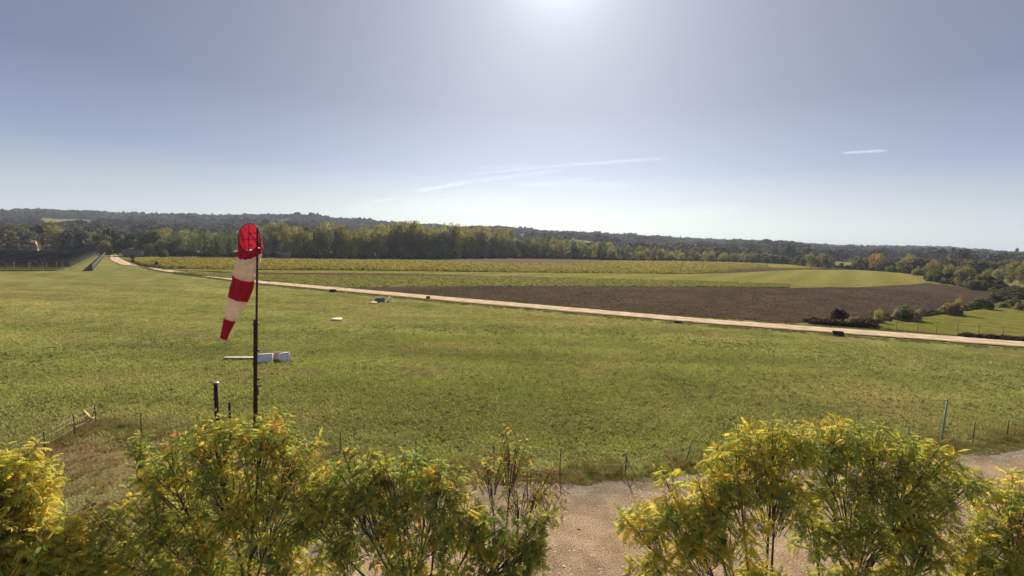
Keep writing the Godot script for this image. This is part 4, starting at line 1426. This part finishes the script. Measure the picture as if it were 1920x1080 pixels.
	scatter("dry_grass", "grey brown patches of dead grass scattered over the meadow", clump, gm, places)

func fence_z(x: float) -> float:
	return lookup([[-19.6, -21.2], [-16.9, -20.4], [-0.5, -17.9], [2.1, -17.7], [4.7, -17.6], [7.9, -18.9], [22.7, -21.6], [25.0, -22.3], [40.0, -27.0]], x)

func gravel_far(x: float) -> float:
	return lookup([[-9.0, -6.0], [-7.0, -11.0], [-4.5, -14.3], [-1.0, -16.6], [1.0, -16.7], [5.3, -17.2], [8.0, -18.0], [21.6, -20.3], [25.1, -21.3], [40.0, -25.5]], x) + 0.25 * noise_small.get_noise_2d(x * 2.0, 7.0)

# ---------------------------------------------------------------- the scene
func _ready() -> void:
	rng.seed = 20261016
	var camera := Camera3D.new()
	camera.name = "camera"
	camera.position = Vector3(0, EYE, 0)
	camera.rotation = Vector3(-atan2(78.0, 860.0), 0, 0)
	camera.rotate_object_local(Vector3.BACK, deg_to_rad(1.4))
	camera.fov = rad_to_deg(2.0 * atan2(540.0, 860.0))
	camera.near = 0.1
	camera.far = 9000.0
	add_child(camera)
	camera.current = true
	var env := Environment.new()
	env.background_mode = Environment.BG_SKY
	var sky := Sky.new()
	var pano := PanoramaSkyMaterial.new()
	pano.panorama = sky_texture()
	sky.sky_material = pano
	env.sky = sky
	env.sky_rotation = Vector3(0, PI, 0)
	env.tonemap_mode = Environment.TONE_MAPPER_LINEAR
	env.tonemap_exposure = EXPOSURE
	env.fog_enabled = true
	env.fog_density = 0.00021
	env.fog_light_color = Color(0.80, 0.87, 0.98)
	env.sdfgi_enabled = true
	env.ssao_enabled = true
	env.ssil_enabled = true
	var we := WorldEnvironment.new()
	we.name = "environment"
	we.environment = env
	add_child(we)
	var sun := DirectionalLight3D.new()
	sun.name = "sun"
	sun.light_energy = 1.5
	sun.light_color = Color(1.0, 0.93, 0.82)
	sun.light_angular_distance = 0.53
	sun.shadow_enabled = true
	sun.directional_shadow_max_distance = 400.0
	var sd := Vector3(sin(deg_to_rad(4.8)) * cos(deg_to_rad(31.0)), sin(deg_to_rad(31.0)), -cos(deg_to_rad(4.8)) * cos(deg_to_rad(31.0)))
	sun.look_at_from_position(sd * 100.0, Vector3.ZERO)
	add_child(sun)

	noise_big = noise(FastNoiseLite.TYPE_SIMPLEX_SMOOTH, 0.012, 4, 11)
	noise_mid = noise(FastNoiseLite.TYPE_SIMPLEX_SMOOTH, 0.09, 4, 23)
	noise_small = noise(FastNoiseLite.TYPE_SIMPLEX_SMOOTH, 0.35, 4, 31)
	bark = mat(col(0.075, 0.055, 0.04), 0.9, 0.2)
	bark_pale = mat(col(0.11, 0.095, 0.075), 0.9, 0.2)
	steel = mat(col(0.42, 0.42, 0.41), 0.45, 0.5)
	steel.metallic = 0.5
	rust = stained(col(0.085, 0.045, 0.03), Color(0.55, 0.55, 0.58), 50)
	var tones := [Color(0.150, 0.190, 0.062), Color(0.33, 0.34, 0.095), Color(0.48, 0.46, 0.11), Color(0.50, 0.36, 0.10), Color(0.32, 0.285, 0.11), Color(0.37, 0.40, 0.19), Color(1, 1, 1), Color(0.06, 0.035, 0.025), Color(0.42, 0.40, 0.26)]
	for c in tones:
		crown_mats.append(leafy(col(c.r, c.g, c.b), 0.75))
	for kind in 5:
		var pair := []
		for v in 2:
			var blobs := blob_set(kind, 100 + kind * 10 + v)
			var n: int = [2200, 1900, 1900, 1800, 2000][kind]
			pair.append([crown_mesh(blobs, n, [0.03, 0.035, 0.03, 0.045, 0.042][kind], 200 + kind * 10 + v), trunk_mesh(kind, 300 + kind * 10 + v), crown_mesh(blobs, 130, 0.12, 250 + v) if kind == 3 else null])
		protos.append(pair)
	protos.append([[crown_mesh(blob_set(4, 500), 560, 0.075, 501), null]])

	# ---- ground, fields, road
	structure("meadow", "wide mown grass airfield in front of the farm road", polar_sheet(2.0, 440.0, 1.045, 0.6, meadow_tone), ground_mat(Color(1, 1, 1), 3.7, 29.0, 4.0, 70))
	var hill_tone := func(x: float, z: float) -> Color:
		var r := sqrt(x * x + z * z)
		var c := Color(0.07, 0.068, 0.03)
		var k := in_clearing(bearing(x, z), r)
		if k == 0:
			c = Color(0.22, 0.22, 0.075)
		elif k == 1:
			c = Color(0.19, 0.17, 0.085)
		return c * (1.0 + 0.3 * noise_mid.get_noise_2d(x * 0.1, z * 0.1))
	structure("hills", "wooded hills with a few clearings closing the view", polar_sheet(425.0, 5200.0, 1.018, 0.4, hill_tone), ground_mat(Color(1, 1, 1), 40.0, 310.0, 0.0, 80))
	var soil := ground_mat(Color(1, 1, 1), 2.9, 23.0, 9.0, 90, 0.4)
	var crop := ground_mat(Color(1, 1, 1), 2.3, 19.0, 8.0, 100, 0.45)
	var L := func(f: Array) -> Array: return f
	structure("ploughed_field", "large brown ploughed field beyond the road", strip_mesh([Vector2(-33.7, -90.1), Vector2(-7.1, -101.2), Vector2(31.4, -112.1), Vector2(71.9, -118.7), Vector2(97.9, -127.4), Vector2(142.3, -155.8), Vector2(136.8, -139.8), Vector2(135.1, -126.0)], [Vector2(-32.9, -88.0), Vector2(-5.3, -76.9), Vector2(18.3, -64.7), Vector2(35.9, -58.6), Vector2(42.7, -60.5), Vector2(59.0, -69.9), Vector2(75.7, -78.9), Vector2(102.0, -94.9)], 240, 60, 0.03, row_tone(Color(0.095, 0.070, 0.050), Color(0.130, 0.098, 0.072), Vector2(0.45, 0.89), 2.6, 0.06), 0.12, 0.5), soil)
	structure("green_crop_field", "field of low green crop beside the road", strip_mesh([Vector2(-87.8, -119.4), Vector2(-65.5, -117.0), Vector2(-45.7, -122.4), Vector2(-14.1, -133.3), Vector2(22.1, -135.9), Vector2(53.7, -135.6), Vector2(79.9, -131.9)], [Vector2(-85.8, -116.7), Vector2(-56.6, -100.9), Vector2(-33.7, -90.1), Vector2(-10.5, -99.6), Vector2(17.5, -107.4), Vector2(45.4, -114.5), Vector2(71.9, -118.7)], 240, 40, 0.06, flat_tone(Color(0.19, 0.215, 0.05), 0.2, Color(0.24, 0.225, 0.08)), 0.2, 1.0), crop)
	structure("brown_strip", "narrow strip of bare brown soil between two crops", strip_mesh([Vector2(-80.8, -123.7), Vector2(-70.3, -125.6), Vector2(-49.2, -131.8), Vector2(-25.7, -137.5), Vector2(-12.7, -135.7)], [Vector2(-78.3, -119.8), Vector2(-65.1, -116.1), Vector2(-45.4, -121.5), Vector2(-23.9, -127.9), Vector2(-12.6, -133.8)], 120, 10, 0.16, flat_tone(Color(0.12, 0.085, 0.05), 0.2, Color(0.15, 0.11, 0.06)), 0.1, 0.8), soil)
	structure("lime_field", "bright lime green field that widens to the right", strip_mesh([Vector2(-102.7, -133.4), Vector2(-75.9, -135.5), Vector2(-53.8, -144.2), Vector2(-16.2, -153.1), Vector2(26.5, -163.2), Vector2(69.4, -175.7), Vector2(105.1, -205.9), Vector2(158.1, -252.4), Vector2(203.5, -274.2), Vector2(209.2, -243.6), Vector2(175.9, -191.1)], [Vector2(-98.5, -127.9), Vector2(-70.3, -125.6), Vector2(-49.0, -131.2), Vector2(-14.3, -135.6), Vector2(21.9, -134.7), Vector2(53.2, -134.4), Vector2(67.1, -130.9), Vector2(77.7, -123.4), Vector2(93.5, -125.3), Vector2(121.7, -141.3), Vector2(150.1, -162.9)], 260, 40, 0.10, row_tone(Color(0.25, 0.265, 0.05), Color(0.29, 0.25, 0.10), Vector2(0.8, 0.6), 13.0, 0.09), 0.10, 0.8), crop)
	structure("mustard_field", "yellow green mustard crop in front of the tree belt", strip_mesh([Vector2(-157.9, -185.6), Vector2(-148.8, -193.6), Vector2(-118.3, -211.6), Vector2(-69.7, -229.6), Vector2(-26.0, -245.3), Vector2(-3.0, -230.4), Vector2(25.7, -248.4), Vector2(73.0, -333.1), Vector2(147.8, -376.0), Vector2(203.3, -365.8), Vector2(199.4, -307.3), Vector2(210.9, -284.3)], [Vector2(-116.5, -143.7), Vector2(-99.8, -131.7), Vector2(-76.6, -136.7), Vector2(-54.3, -145.5), Vector2(-16.3, -154.6), Vector2(-1.9, -156.0), Vector2(16.7, -160.7), Vector2(36.5, -165.7), Vector2(70.2, -177.8), Vector2(142.9, -256.9), Vector2(171.1, -263.5), Vector2(203.5, -274.2)], 280, 70, 0.14, flat_tone(Color(0.25, 0.23, 0.035), 0.3, Color(0.30, 0.25, 0.055)), 0.75, 0.6), crop)
	structure("brown_wedge", "wedge of bare soil between the mustard crop and the lime green field", strip_mesh([Vector2(65.0, -175.0), Vector2(96.9, -208.8), Vector2(142.9, -256.9), Vector2(166.1, -260.4)], [Vector2(64.1, -172.6), Vector2(87.5, -188.4), Vector2(122.7, -220.4), Vector2(162.3, -254.4)], 80, 10, 0.24, flat_tone(Color(0.11, 0.08, 0.055), 0.2, Color(0.13, 0.10, 0.07)), 0.05, 0.5), soil)
	structure("mauve_mound", "mauve brown bare field before the middle of the tree belt", strip_mesh([Vector2(-47.1, -251.5), Vector2(-33.9, -288.6), Vector2(-4.5, -342.0), Vector2(36.7, -356.9), Vector2(76.2, -348.0)], [Vector2(-44.9, -239.9), Vector2(-28.6, -243.4), Vector2(-2.9, -227.0), Vector2(25.3, -244.5), Vector2(71.4, -326.1)], 100, 20, 0.24, flat_tone(Color(0.17, 0.125, 0.095), 0.1, Color(0.19, 0.14, 0.105)), 0.1, 0.6), soil)
	structure("field_track", "grey brown strip of stubble along the foot of the tree belt", strip_mesh([Vector2(-163.1, -212.2), Vector2(-137.3, -222.4), Vector2(-102.6, -244.5), Vector2(-50.4, -269.0)], [Vector2(-147.0, -191.2), Vector2(-124.8, -202.1), Vector2(-91.6, -218.3), Vector2(-44.9, -239.9)], 120, 10, 0.28, flat_tone(Color(0.15, 0.125, 0.07), 0.2, Color(0.17, 0.14, 0.08)), 0.1, 0.6), soil)
	structure("paddock", "small bright green paddock behind a wire fence at the right", strip_mesh([Vector2(45.8, -58.0), Vector2(51.6, -62.7), Vector2(59.6, -66.8), Vector2(71.0, -73.0), Vector2(84.5, -81.1), Vector2(97, -87)], [Vector2(44.1, -55.9), Vector2(45.5, -55.2), Vector2(48.2, -53.8), Vector2(51.1, -52.2), Vector2(56.0, -50.4), Vector2(74, -43.5)], 120, 30, 0.07, flat_tone(Color(0.21, 0.235, 0.045), 0.3, Color(0.27, 0.235, 0.085)), 0.12, 0.3), crop)
	structure("far_paddock", "far green pasture crossed by long tree shadows at the right edge", strip_mesh([Vector2(169.5, -166.6), Vector2(180.5, -168.7), Vector2(189.2, -167.7)], [Vector2(135.9, -132.6), Vector2(133.0, -124.0), Vector2(134.2, -118.7)], 40, 20, 0.08, flat_tone(Color(0.23, 0.23, 0.06), 0.2, Color(0.26, 0.24, 0.08)), 0.05, 0.3), crop)
	structure("far_pasture", "light green pasture glimpsed between the trees beyond the lime green field", strip_mesh([Vector2(290, -417), Vector2(315, -412), Vector2(318, -398)], [Vector2(228.2, -322.9), Vector2(230.0, -300.7), Vector2(234.7, -289.2)], 40, 20, 0.1, flat_tone(Color(0.21, 0.22, 0.06), 0.2, Color(0.24, 0.22, 0.08)), 0.05, 0.3), crop)
	var road_mat := ground_mat(Color(1, 1, 1), 1.6, 13.0, 1.5, 110, 0.7)
	structure("farm_road", "pale gravel road running straight past the meadow towards the village", strip_mesh([Vector2(-198.2, -225.8), Vector2(-157.0, -178.9), Vector2(-125.9, -147.3), Vector2(-101.8, -132.3), Vector2(-57.3, -102.2), Vector2(-9.0, -77.7), Vector2(26.2, -60.0), Vector2(55.9, -49.4), Vector2(77.8, -40.1)], [Vector2(-196.6, -227.9), Vector2(-162.2, -189.8), Vector2(-131.3, -157.4), Vector2(-98.1, -126.3), Vector2(-53.4, -95.3), Vector2(-8.3, -71.5), Vector2(24.5, -56.2), Vector2(52.2, -46.0), Vector2(72.1, -37.1)], 500, 14, 0.09, rut_tone(Color(0.68, 0.56, 0.43), Color(0.46, 0.38, 0.25)), 0.05, 0.6), road_mat)
	var far_edge := []
	var near_edge := []
	for i in 50:
		var x := -9.0 + i
		far_edge.append(Vector2(x, gravel_far(x)))
		near_edge.append(Vector2(x, -2.5))
	structure("gravel_yard", "stony gravel yard between the tower and the wire fence", strip_mesh(far_edge, near_edge, 300, 70, 0.012, yard_tone, 0.03, 0.3), ground_mat(Color(1, 1, 1), 1.4, 7.0, 4.0, 120, 0.35))

	# ---- buildings and fences
	village()
	solar_park()
	road_sign("triangular road sign seen from behind, two plates one above the other", Vector3(-116.1, 0, -140.1), [2.9, 1.75], 0.69)
	road_sign("single triangular road sign seen from behind, nearer along the road", Vector3(-98.6, 0, -126.9), [1.95], 0.66)
	var fence_mat := mat(col(0.045, 0.05, 0.045), 0.6, 0.4)
	wire_fence("wire_fence", "low wire mesh fence with thin dark posts along the gravel yard", [Vector2(-18.6, -14.0), Vector2(-19.1, -18.2), Vector2(-19.4, -19.8), Vector2(-19.7, -21.2), Vector2(-16.9, -20.4), Vector2(-13.6, -19.9), Vector2(-10.4, -19.4), Vector2(-7.2, -18.9), Vector2(-3.8, -18.4), Vector2(-0.55, -17.9), Vector2(0.35, -17.8), Vector2(2.1, -17.7), Vector2(4.7, -17.6), Vector2(7.6, -18.9), Vector2(11.0, -19.5), Vector2(14.9, -20.2), Vector2(18.8, -20.9), Vector2(22.7, -21.7), Vector2(25.0, -22.3), Vector2(29.5, -23.7), Vector2(34.0, -25.1)], 1.0, fence_mat, {9: "one", 12: "both", 13: "lean", 3: "both"})
	wire_fence("paddock_fence", "thin posts and wire fence between the road and the green paddock", [Vector2(43.0, -57.4), Vector2(45.3, -55.9), Vector2(46.6, -54.9), Vector2(48.2, -53.8), Vector2(49.7, -53.0), Vector2(51.5, -52.3), Vector2(53.2, -51.6), Vector2(55.2, -50.9), Vector2(57.4, -50.2), Vector2(60.0, -49.3)], 1.5, fence_mat)
	wire_fence("field_fence", "faint wire fence between the paddock and the ploughed field", [Vector2(47.0, -60.4), Vector2(50.0, -63.2), Vector2(53.5, -65.4), Vector2(57.5, -67.4), Vector2(61.0, -69.2), Vector2(64.0, -71.0), Vector2(67.0, -72.8), Vector2(71.5, -75.4), Vector2(76.0, -78.0)], 1.4, fence_mat)

	# ---- windsock and markers
	windsock()
	markers()

	# ---- vegetation
	tree_belt()
	right_side()
	hills_woods()
	grasses()
	# standing stems of the mustard crop along its near edge and over its top
	var plants := []
	var m_far := [Vector2(-148.8, -193.6), Vector2(-118.3, -211.6), Vector2(-69.7, -229.6), Vector2(-26.0, -245.3), Vector2(-3.0, -230.4), Vector2(25.7, -248.4), Vector2(73.0, -333.1), Vector2(147.8, -376.0), Vector2(203.3, -365.8)]
	var m_near := [Vector2(-116.5, -143.7), Vector2(-99.8, -131.7), Vector2(-76.6, -136.7), Vector2(-54.3, -145.5), Vector2(-16.3, -154.6), Vector2(16.7, -160.7), Vector2(36.5, -165.7), Vector2(70.2, -177.8), Vector2(142.9, -256.9)]
	var far_pts := resample(m_far, 600)
	var near_pts := resample(m_near, 600)
	for k in 12000:
		var i := rng.randi() % 601
		var deep := pow(rng.randf(), 1.7)
		var p: Vector2 = (near_pts[i] as Vector2).lerp(far_pts[i], deep)
		p += Vector2(rng.randf_range(-0.4, 0.4), rng.randf_range(-0.4, 0.4))
		var s := rng.randf_range(0.35, 0.8)
		var n := noise_mid.get_noise_2d(p.x * 0.6, p.y * 0.6)
		plants.append([Transform3D(Basis(Vector3.UP, rng.randf() * TAU).scaled(Vector3(s * 1.3, s, s * 1.3)), Vector3(p.x, 0.1 if deep < 0.012 else 0.5, p.y)), Color(0.62, 0.54, 0.07).lerp(Color(0.42, 0.44, 0.09), clampf(0.5 + n * 1.5 + rng.randf_range(-0.4, 0.4), 0, 1)) * rng.randf_range(0.75, 1.2)])
	scatter("mustard_plants", "standing yellow green plants of the mustard crop", protos[3][0][2], crown_mats[6], plants)
	plants = []
	far_pts = resample([Vector2(-87.8, -119.4), Vector2(-65.5, -117.0), Vector2(-45.7, -122.4), Vector2(-14.1, -133.3), Vector2(22.1, -135.9), Vector2(53.7, -135.6), Vector2(79.9, -131.9)], 500)
	near_pts = resample([Vector2(-85.8, -116.7), Vector2(-56.6, -100.9), Vector2(-33.7, -90.1), Vector2(-10.5, -99.6), Vector2(17.5, -107.4), Vector2(45.4, -114.5), Vector2(71.9, -118.7)], 500)
	for k in 7000:
		var i := rng.randi() % 501
		var p: Vector2 = (near_pts[i] as Vector2).lerp(far_pts[i], rng.randf())
		p += Vector2(rng.randf_range(-0.3, 0.3), rng.randf_range(-0.3, 0.3))
		var s := rng.randf_range(0.15, 0.5)
		plants.append([Transform3D(Basis(Vector3.UP, rng.randf() * TAU).scaled(Vector3(s * 1.6, s, s * 1.6)), Vector3(p.x, 0.12, p.y)), Color(0.40, 0.46, 0.09).lerp(Color(0.50, 0.46, 0.15), rng.randf()) * rng.randf_range(0.6, 1.15)])
	scatter("green_crop_plants", "low leafy plants of the green crop", protos[3][1][2], crown_mats[6], plants)

	# ---- stones on the gravel
	var st := begin()
	for i in 8:
		pass
	var rock := SphereMesh.new()
	rock.radius = 0.5
	rock.height = 0.7
	rock.radial_segments = 7
	rock.rings = 4
	var stones := []
	for k in 30000:
		var x := rng.randf_range(-8.0, 34.0)
		var z := lerpf(gravel_far(x) - 0.2, -9.0, pow(rng.randf(), 1.2))
		var s := 0.02 + 0.09 * pow(rng.randf(), 4.0)
		if rng.randf() > 0.55 + 1.2 * noise_mid.get_noise_2d(x * 4.0, z * 4.0):
			continue
		var k2 := rng.randf_range(0.65, 1.25)
		stones.append([Transform3D(Basis.from_euler(Vector3(rng.randf(), rng.randf() * TAU, rng.randf())).scaled(Vector3(s * 1.4, s * 0.8, s)), Vector3(x, 0.015, z)), Color(0.46, 0.38, 0.31) * k2])
	var clods := []
	var c_far := resample([Vector2(-7.1, -101.2), Vector2(31.4, -112.1), Vector2(71.9, -118.7), Vector2(97.9, -127.4)], 300)
	var c_near := resample([Vector2(-20, -83), Vector2(-5.3, -76.9), Vector2(18.3, -64.7), Vector2(35.9, -58.6), Vector2(42.7, -60.5), Vector2(75.7, -78.9), Vector2(102.0, -94.9)], 300)
	for k in 14000:
		var i := rng.randi() % 301
		var p: Vector2 = (c_near[i] as Vector2).lerp(c_far[i], pow(rng.randf(), 1.3))
		p += Vector2(rng.randf_range(-0.3, 0.3), rng.randf_range(-0.3, 0.3))
		var s := 0.05 + 0.17 * pow(rng.randf(), 3.0)
		clods.append([Transform3D(Basis.from_euler(Vector3(rng.randf(), rng.randf() * TAU, rng.randf())).scaled(Vector3(s * 1.4, s * 0.7, s)), Vector3(p.x, 0.13, p.y)), Color(0.085, 0.063, 0.045) * rng.randf_range(0.6, 1.3)])
	var stone_mat := mat(Color(1, 1, 1), 0.95, 0.08)
	stone_mat.vertex_color_use_as_albedo = true
	scatter("soil_clods", "clods of turned earth on the ploughed field", rock, stone_mat, clods)
	scatter("gravel_stones", "loose stones and pebbles on the gravel yard", rock, stone_mat, stones)

	# ---- the young trees in front of the tower
	leaf_tones = [Color(0.27, 0.36, 0.08), Color(0.48, 0.53, 0.10), Color(0.70, 0.65, 0.11), Color(0.80, 0.62, 0.07), Color(0.80, 0.50, 0.06), Color(0.26, 0.18, 0.07)]
	for c in leaf_tones:
		var lm := leafy(col(c.r, c.g, c.b), 1.0)
		lm.roughness = 0.6
		lm.metallic_specular = 0.35
		leaf_mats.append(lm)
	leaf_mats.append(leafy(Color(1, 1, 1), 1.0))
	for v in 4:
		leaf_meshes.append(pinnate_mesh([5, 6, 5, 6][v], [0.54, 0.62, 0.48, 0.58][v], [0.25, 0.4, 0.15, 0.3][v], [0.3, 0.55, 0.45, 0.8][v], 400 + v))
	var Z := -9.5
	young_tree("young_tree", "bright yellow leafed young tree at the bottom left corner", Vector3(-9.6, 0, -8.0), 4, [[Vector3(-10.6, 3.7, -9.2), Vector3(0.95, 0.95, 0.9)], [Vector3(-9.9, 2.9, -8.8), Vector3(0.9, 0.8, 0.8)], [Vector3(-9.3, 1.9, -8.8), Vector3(0.75, 0.8, 0.8)], [Vector3(-10.6, 2.2, -8.8), Vector3(0.9, 1.0, 0.8)], [Vector3(-9.4, 1.1, -8.8), Vector3(0.9, 0.7, 0.8)], [Vector3(-8.75, 1.7, -9.0), Vector3(0.5, 0.6, 0.5)], [Vector3(-9.2, 2.7, -9.1), Vector3(0.5, 0.45, 0.5)]], [0.4, 2.4, 4, 1.8, 0.15, 0.15], 32.9, 0.59, 901)
	young_tree("young_tree", "tall mixed green and orange young tree in front of the windsock", Vector3(-5.6, 0, -9.2), 6, [[Vector3(-6.3, 4.75, -9.5), Vector3(0.75, 0.55, 0.7)], [Vector3(-5.3, 4.85, -9.5), Vector3(0.7, 0.55, 0.7)], [Vector3(-4.7, 4.3, -9.5), Vector3(0.6, 0.8, 0.7)], [Vector3(-7.2, 4.1, -9.4), Vector3(0.75, 0.6, 0.7)], [Vector3(-6.0, 3.7, -9.3), Vector3(0.95, 0.8, 0.8)], [Vector3(-7.6, 3.1, -9.3), Vector3(0.75, 0.7, 0.7)], [Vector3(-6.6, 2.6, -9.2), Vector3(1.0, 0.8, 0.7)], [Vector3(-5.0, 3.1, -9.2), Vector3(0.9, 0.8, 0.7)], [Vector3(-8.1, 2.2, -9.3), Vector3(0.7, 0.6, 0.6)], [Vector3(-7.3, 1.5, -9.2), Vector3(0.9, 0.6, 0.6)], [Vector3(-4.5, 2.2, -9.2), Vector3(0.6, 0.5, 0.6)], [Vector3(-8.3, 1.5, -9.2), Vector3(0.7, 0.5, 0.6)], [Vector3(-4.1, 3.7, -9.5), Vector3(0.45, 0.5, 0.5)], [Vector3(-8.9, 2.9, -9.5), Vector3(0.35, 0.4, 0.4)], [Vector3(-6.0, 1.8, -9.1), Vector3(0.9, 0.5, 0.5)]], [3.2, 3.4, 1.8, 1.2, 0.5, 0.3], 25.9, 0.50, 902)
	young_tree("sapling", "thin green sapling standing left of the mixed green and orange tree", Vector3(-8.2, 0, -10.3), 1, [[Vector3(-8.9, 4.0, -10.6), Vector3(0.28, 0.3, 0.3)], [Vector3(-8.5, 3.3, -10.5), Vector3(0.4, 0.4, 0.35)]], [4, 2, 0.5, 0.1, 0, 0.1], 47.0, 0.45, 903, 60)
	young_tree("young_tree", "green leafed young tree left of the gravel gap, with broad spreading crown", Vector3(-1.9, 0, -9.2), 6, [[Vector3(-3.4, 3.9, -9.6), Vector3(0.75, 0.6, 0.7)], [Vector3(-2.5, 4.0, -9.6), Vector3(0.75, 0.55, 0.7)], [Vector3(-1.5, 3.85, -9.5), Vector3(0.75, 0.5, 0.7)], [Vector3(-3.0, 3.2, -9.3), Vector3(0.85, 0.7, 0.7)], [Vector3(-1.7, 3.1, -9.3), Vector3(0.95, 0.7, 0.7)], [Vector3(-0.6, 3.05, -9.4), Vector3(0.8, 0.6, 0.7)], [Vector3(-0.1, 2.35, -9.4), Vector3(0.8, 0.5, 0.6)], [Vector3(-2.0, 2.3, -9.1), Vector3(0.9, 0.5, 0.6)], [Vector3(-3.6, 2.3, -9.2), Vector3(0.6, 0.5, 0.6)], [Vector3(0.45, 2.5, -9.6), Vector3(0.5, 0.45, 0.5)], [Vector3(0.6, 1.9, -9.4), Vector3(0.45, 0.35, 0.5)], [Vector3(-4.0, 3.1, -9.3), Vector3(0.5, 0.6, 0.5)], [Vector3(0.75, 3.0, -9.7), Vector3(0.35, 0.3, 0.4)], [Vector3(0.1, 1.7, -9.1), Vector3(0.6, 0.4, 0.5)], [Vector3(-1.0, 1.8, -9.1), Vector3(0.7, 0.4, 0.5)]], [4, 4, 1.5, 0.5, 0.35, 0.35], 25.9, 0.54, 904)
	young_tree("young_tree", "sparse half bare young tree with brown leaves beside the gravel gap", Vector3(0.0, 0, -10.6), 4, [[Vector3(0.1, 3.9, -11.0), Vector3(0.5, 0.7, 0.5)], [Vector3(0.7, 3.3, -10.8), Vector3(0.55, 0.5, 0.5)], [Vector3(-0.4, 3.4, -10.8), Vector3(0.5, 0.55, 0.5)], [Vector3(1.15, 2.8, -10.6), Vector3(0.4, 0.4, 0.4)], [Vector3(0.3, 2.9, -10.6), Vector3(0.6, 0.5, 0.5)]], [0.6, 1.0, 1, 0.6, 0.6, 2.6], 16.5, 0.34, 905)
	young_tree("young_tree", "golden yellow young tree right of the gravel gap, with dark bare stems", Vector3(5.6, 0, -9.2), 6, [[Vector3(5.75, 4.85, -9.6), Vector3(0.75, 0.55, 0.7)], [Vector3(5.0, 4.35, -9.5), Vector3(0.7, 0.6, 0.7)], [Vector3(4.3, 3.85, -9.4), Vector3(0.65, 0.5, 0.6)], [Vector3(3.5, 3.3, -9.4), Vector3(0.75, 0.45, 0.6)], [Vector3(4.6, 3.2, -9.2), Vector3(0.8, 0.6, 0.7)], [Vector3(5.7, 3.9, -9.3), Vector3(0.8, 0.6, 0.7)], [Vector3(3.9, 2.5, -9.2), Vector3(0.7, 0.4, 0.6)], [Vector3(3.45, 4.1, -9.8), Vector3(0.2, 0.22, 0.2)], [Vector3(2.75, 3.1, -9.4), Vector3(0.5, 0.35, 0.5)], [Vector3(3.0, 2.2, -9.2), Vector3(0.4, 0.3, 0.4)], [Vector3(5.2, 2.2, -9.0), Vector3(0.6, 0.35, 0.5)]], [1.2, 3.2, 4, 1.8, 0.15, 0.15], 25.9, 0.61, 906)
	young_tree("young_tree", "largest green crowned young tree at the right, yellow inside", Vector3(7.6, 0, -9.3), 6, [[Vector3(7.0, 4.95, -9.7), Vector3(0.8, 0.55, 0.7)], [Vector3(8.0, 4.85, -9.7), Vector3(0.8, 0.55, 0.7)], [Vector3(9.0, 4.5, -9.6), Vector3(0.75, 0.6, 0.7)], [Vector3(9.75, 4.0, -9.6), Vector3(0.6, 0.55, 0.6)], [Vector3(7.2, 4.1, -9.4), Vector3(0.85, 0.6, 0.7)], [Vector3(8.4, 3.8, -9.3), Vector3(0.9, 0.65, 0.7)], [Vector3(7.6, 3.0, -9.2), Vector3(0.9, 0.6, 0.7)], [Vector3(8.9, 2.9, -9.2), Vector3(0.8, 0.7, 0.7)], [Vector3(6.6, 3.1, -9.3), Vector3(0.6, 0.45, 0.6)], [Vector3(7.0, 2.1, -9.0), Vector3(0.6, 0.4, 0.5)], [Vector3(8.3, 2.0, -9.0), Vector3(0.7, 0.5, 0.5)]], [3.4, 5, 2.0, 0.5, 0.12, 0.15], 24.7, 0.55, 907)
	young_tree("young_tree", "young tree with yellow and orange leaves at the bottom right corner", Vector3(10.2, 0, -8.9), 5, [[Vector3(10.0, 3.0, -9.1), Vector3(0.7, 0.6, 0.6)], [Vector3(10.8, 3.3, -9.3), Vector3(0.7, 0.55, 0.6)], [Vector3(11.3, 3.7, -9.8), Vector3(0.7, 0.5, 0.6)], [Vector3(10.4, 2.2, -9.0), Vector3(0.8, 0.6, 0.6)], [Vector3(9.4, 1.9, -9.0), Vector3(0.8, 0.5, 0.6)], [Vector3(11.3, 2.4, -9.0), Vector3(0.7, 0.8, 0.6)]], [2, 3.6, 2.8, 1.1, 0.25, 0.15], 28.2, 0.54, 908)

func resample_at(line: Array, f: float) -> Vector2:
	var x := clampf(f, 0.0, 0.9999) * (line.size() - 1)
	var i := int(x)
	return (line[i] as Vector2).lerp(line[i + 1], x - i)
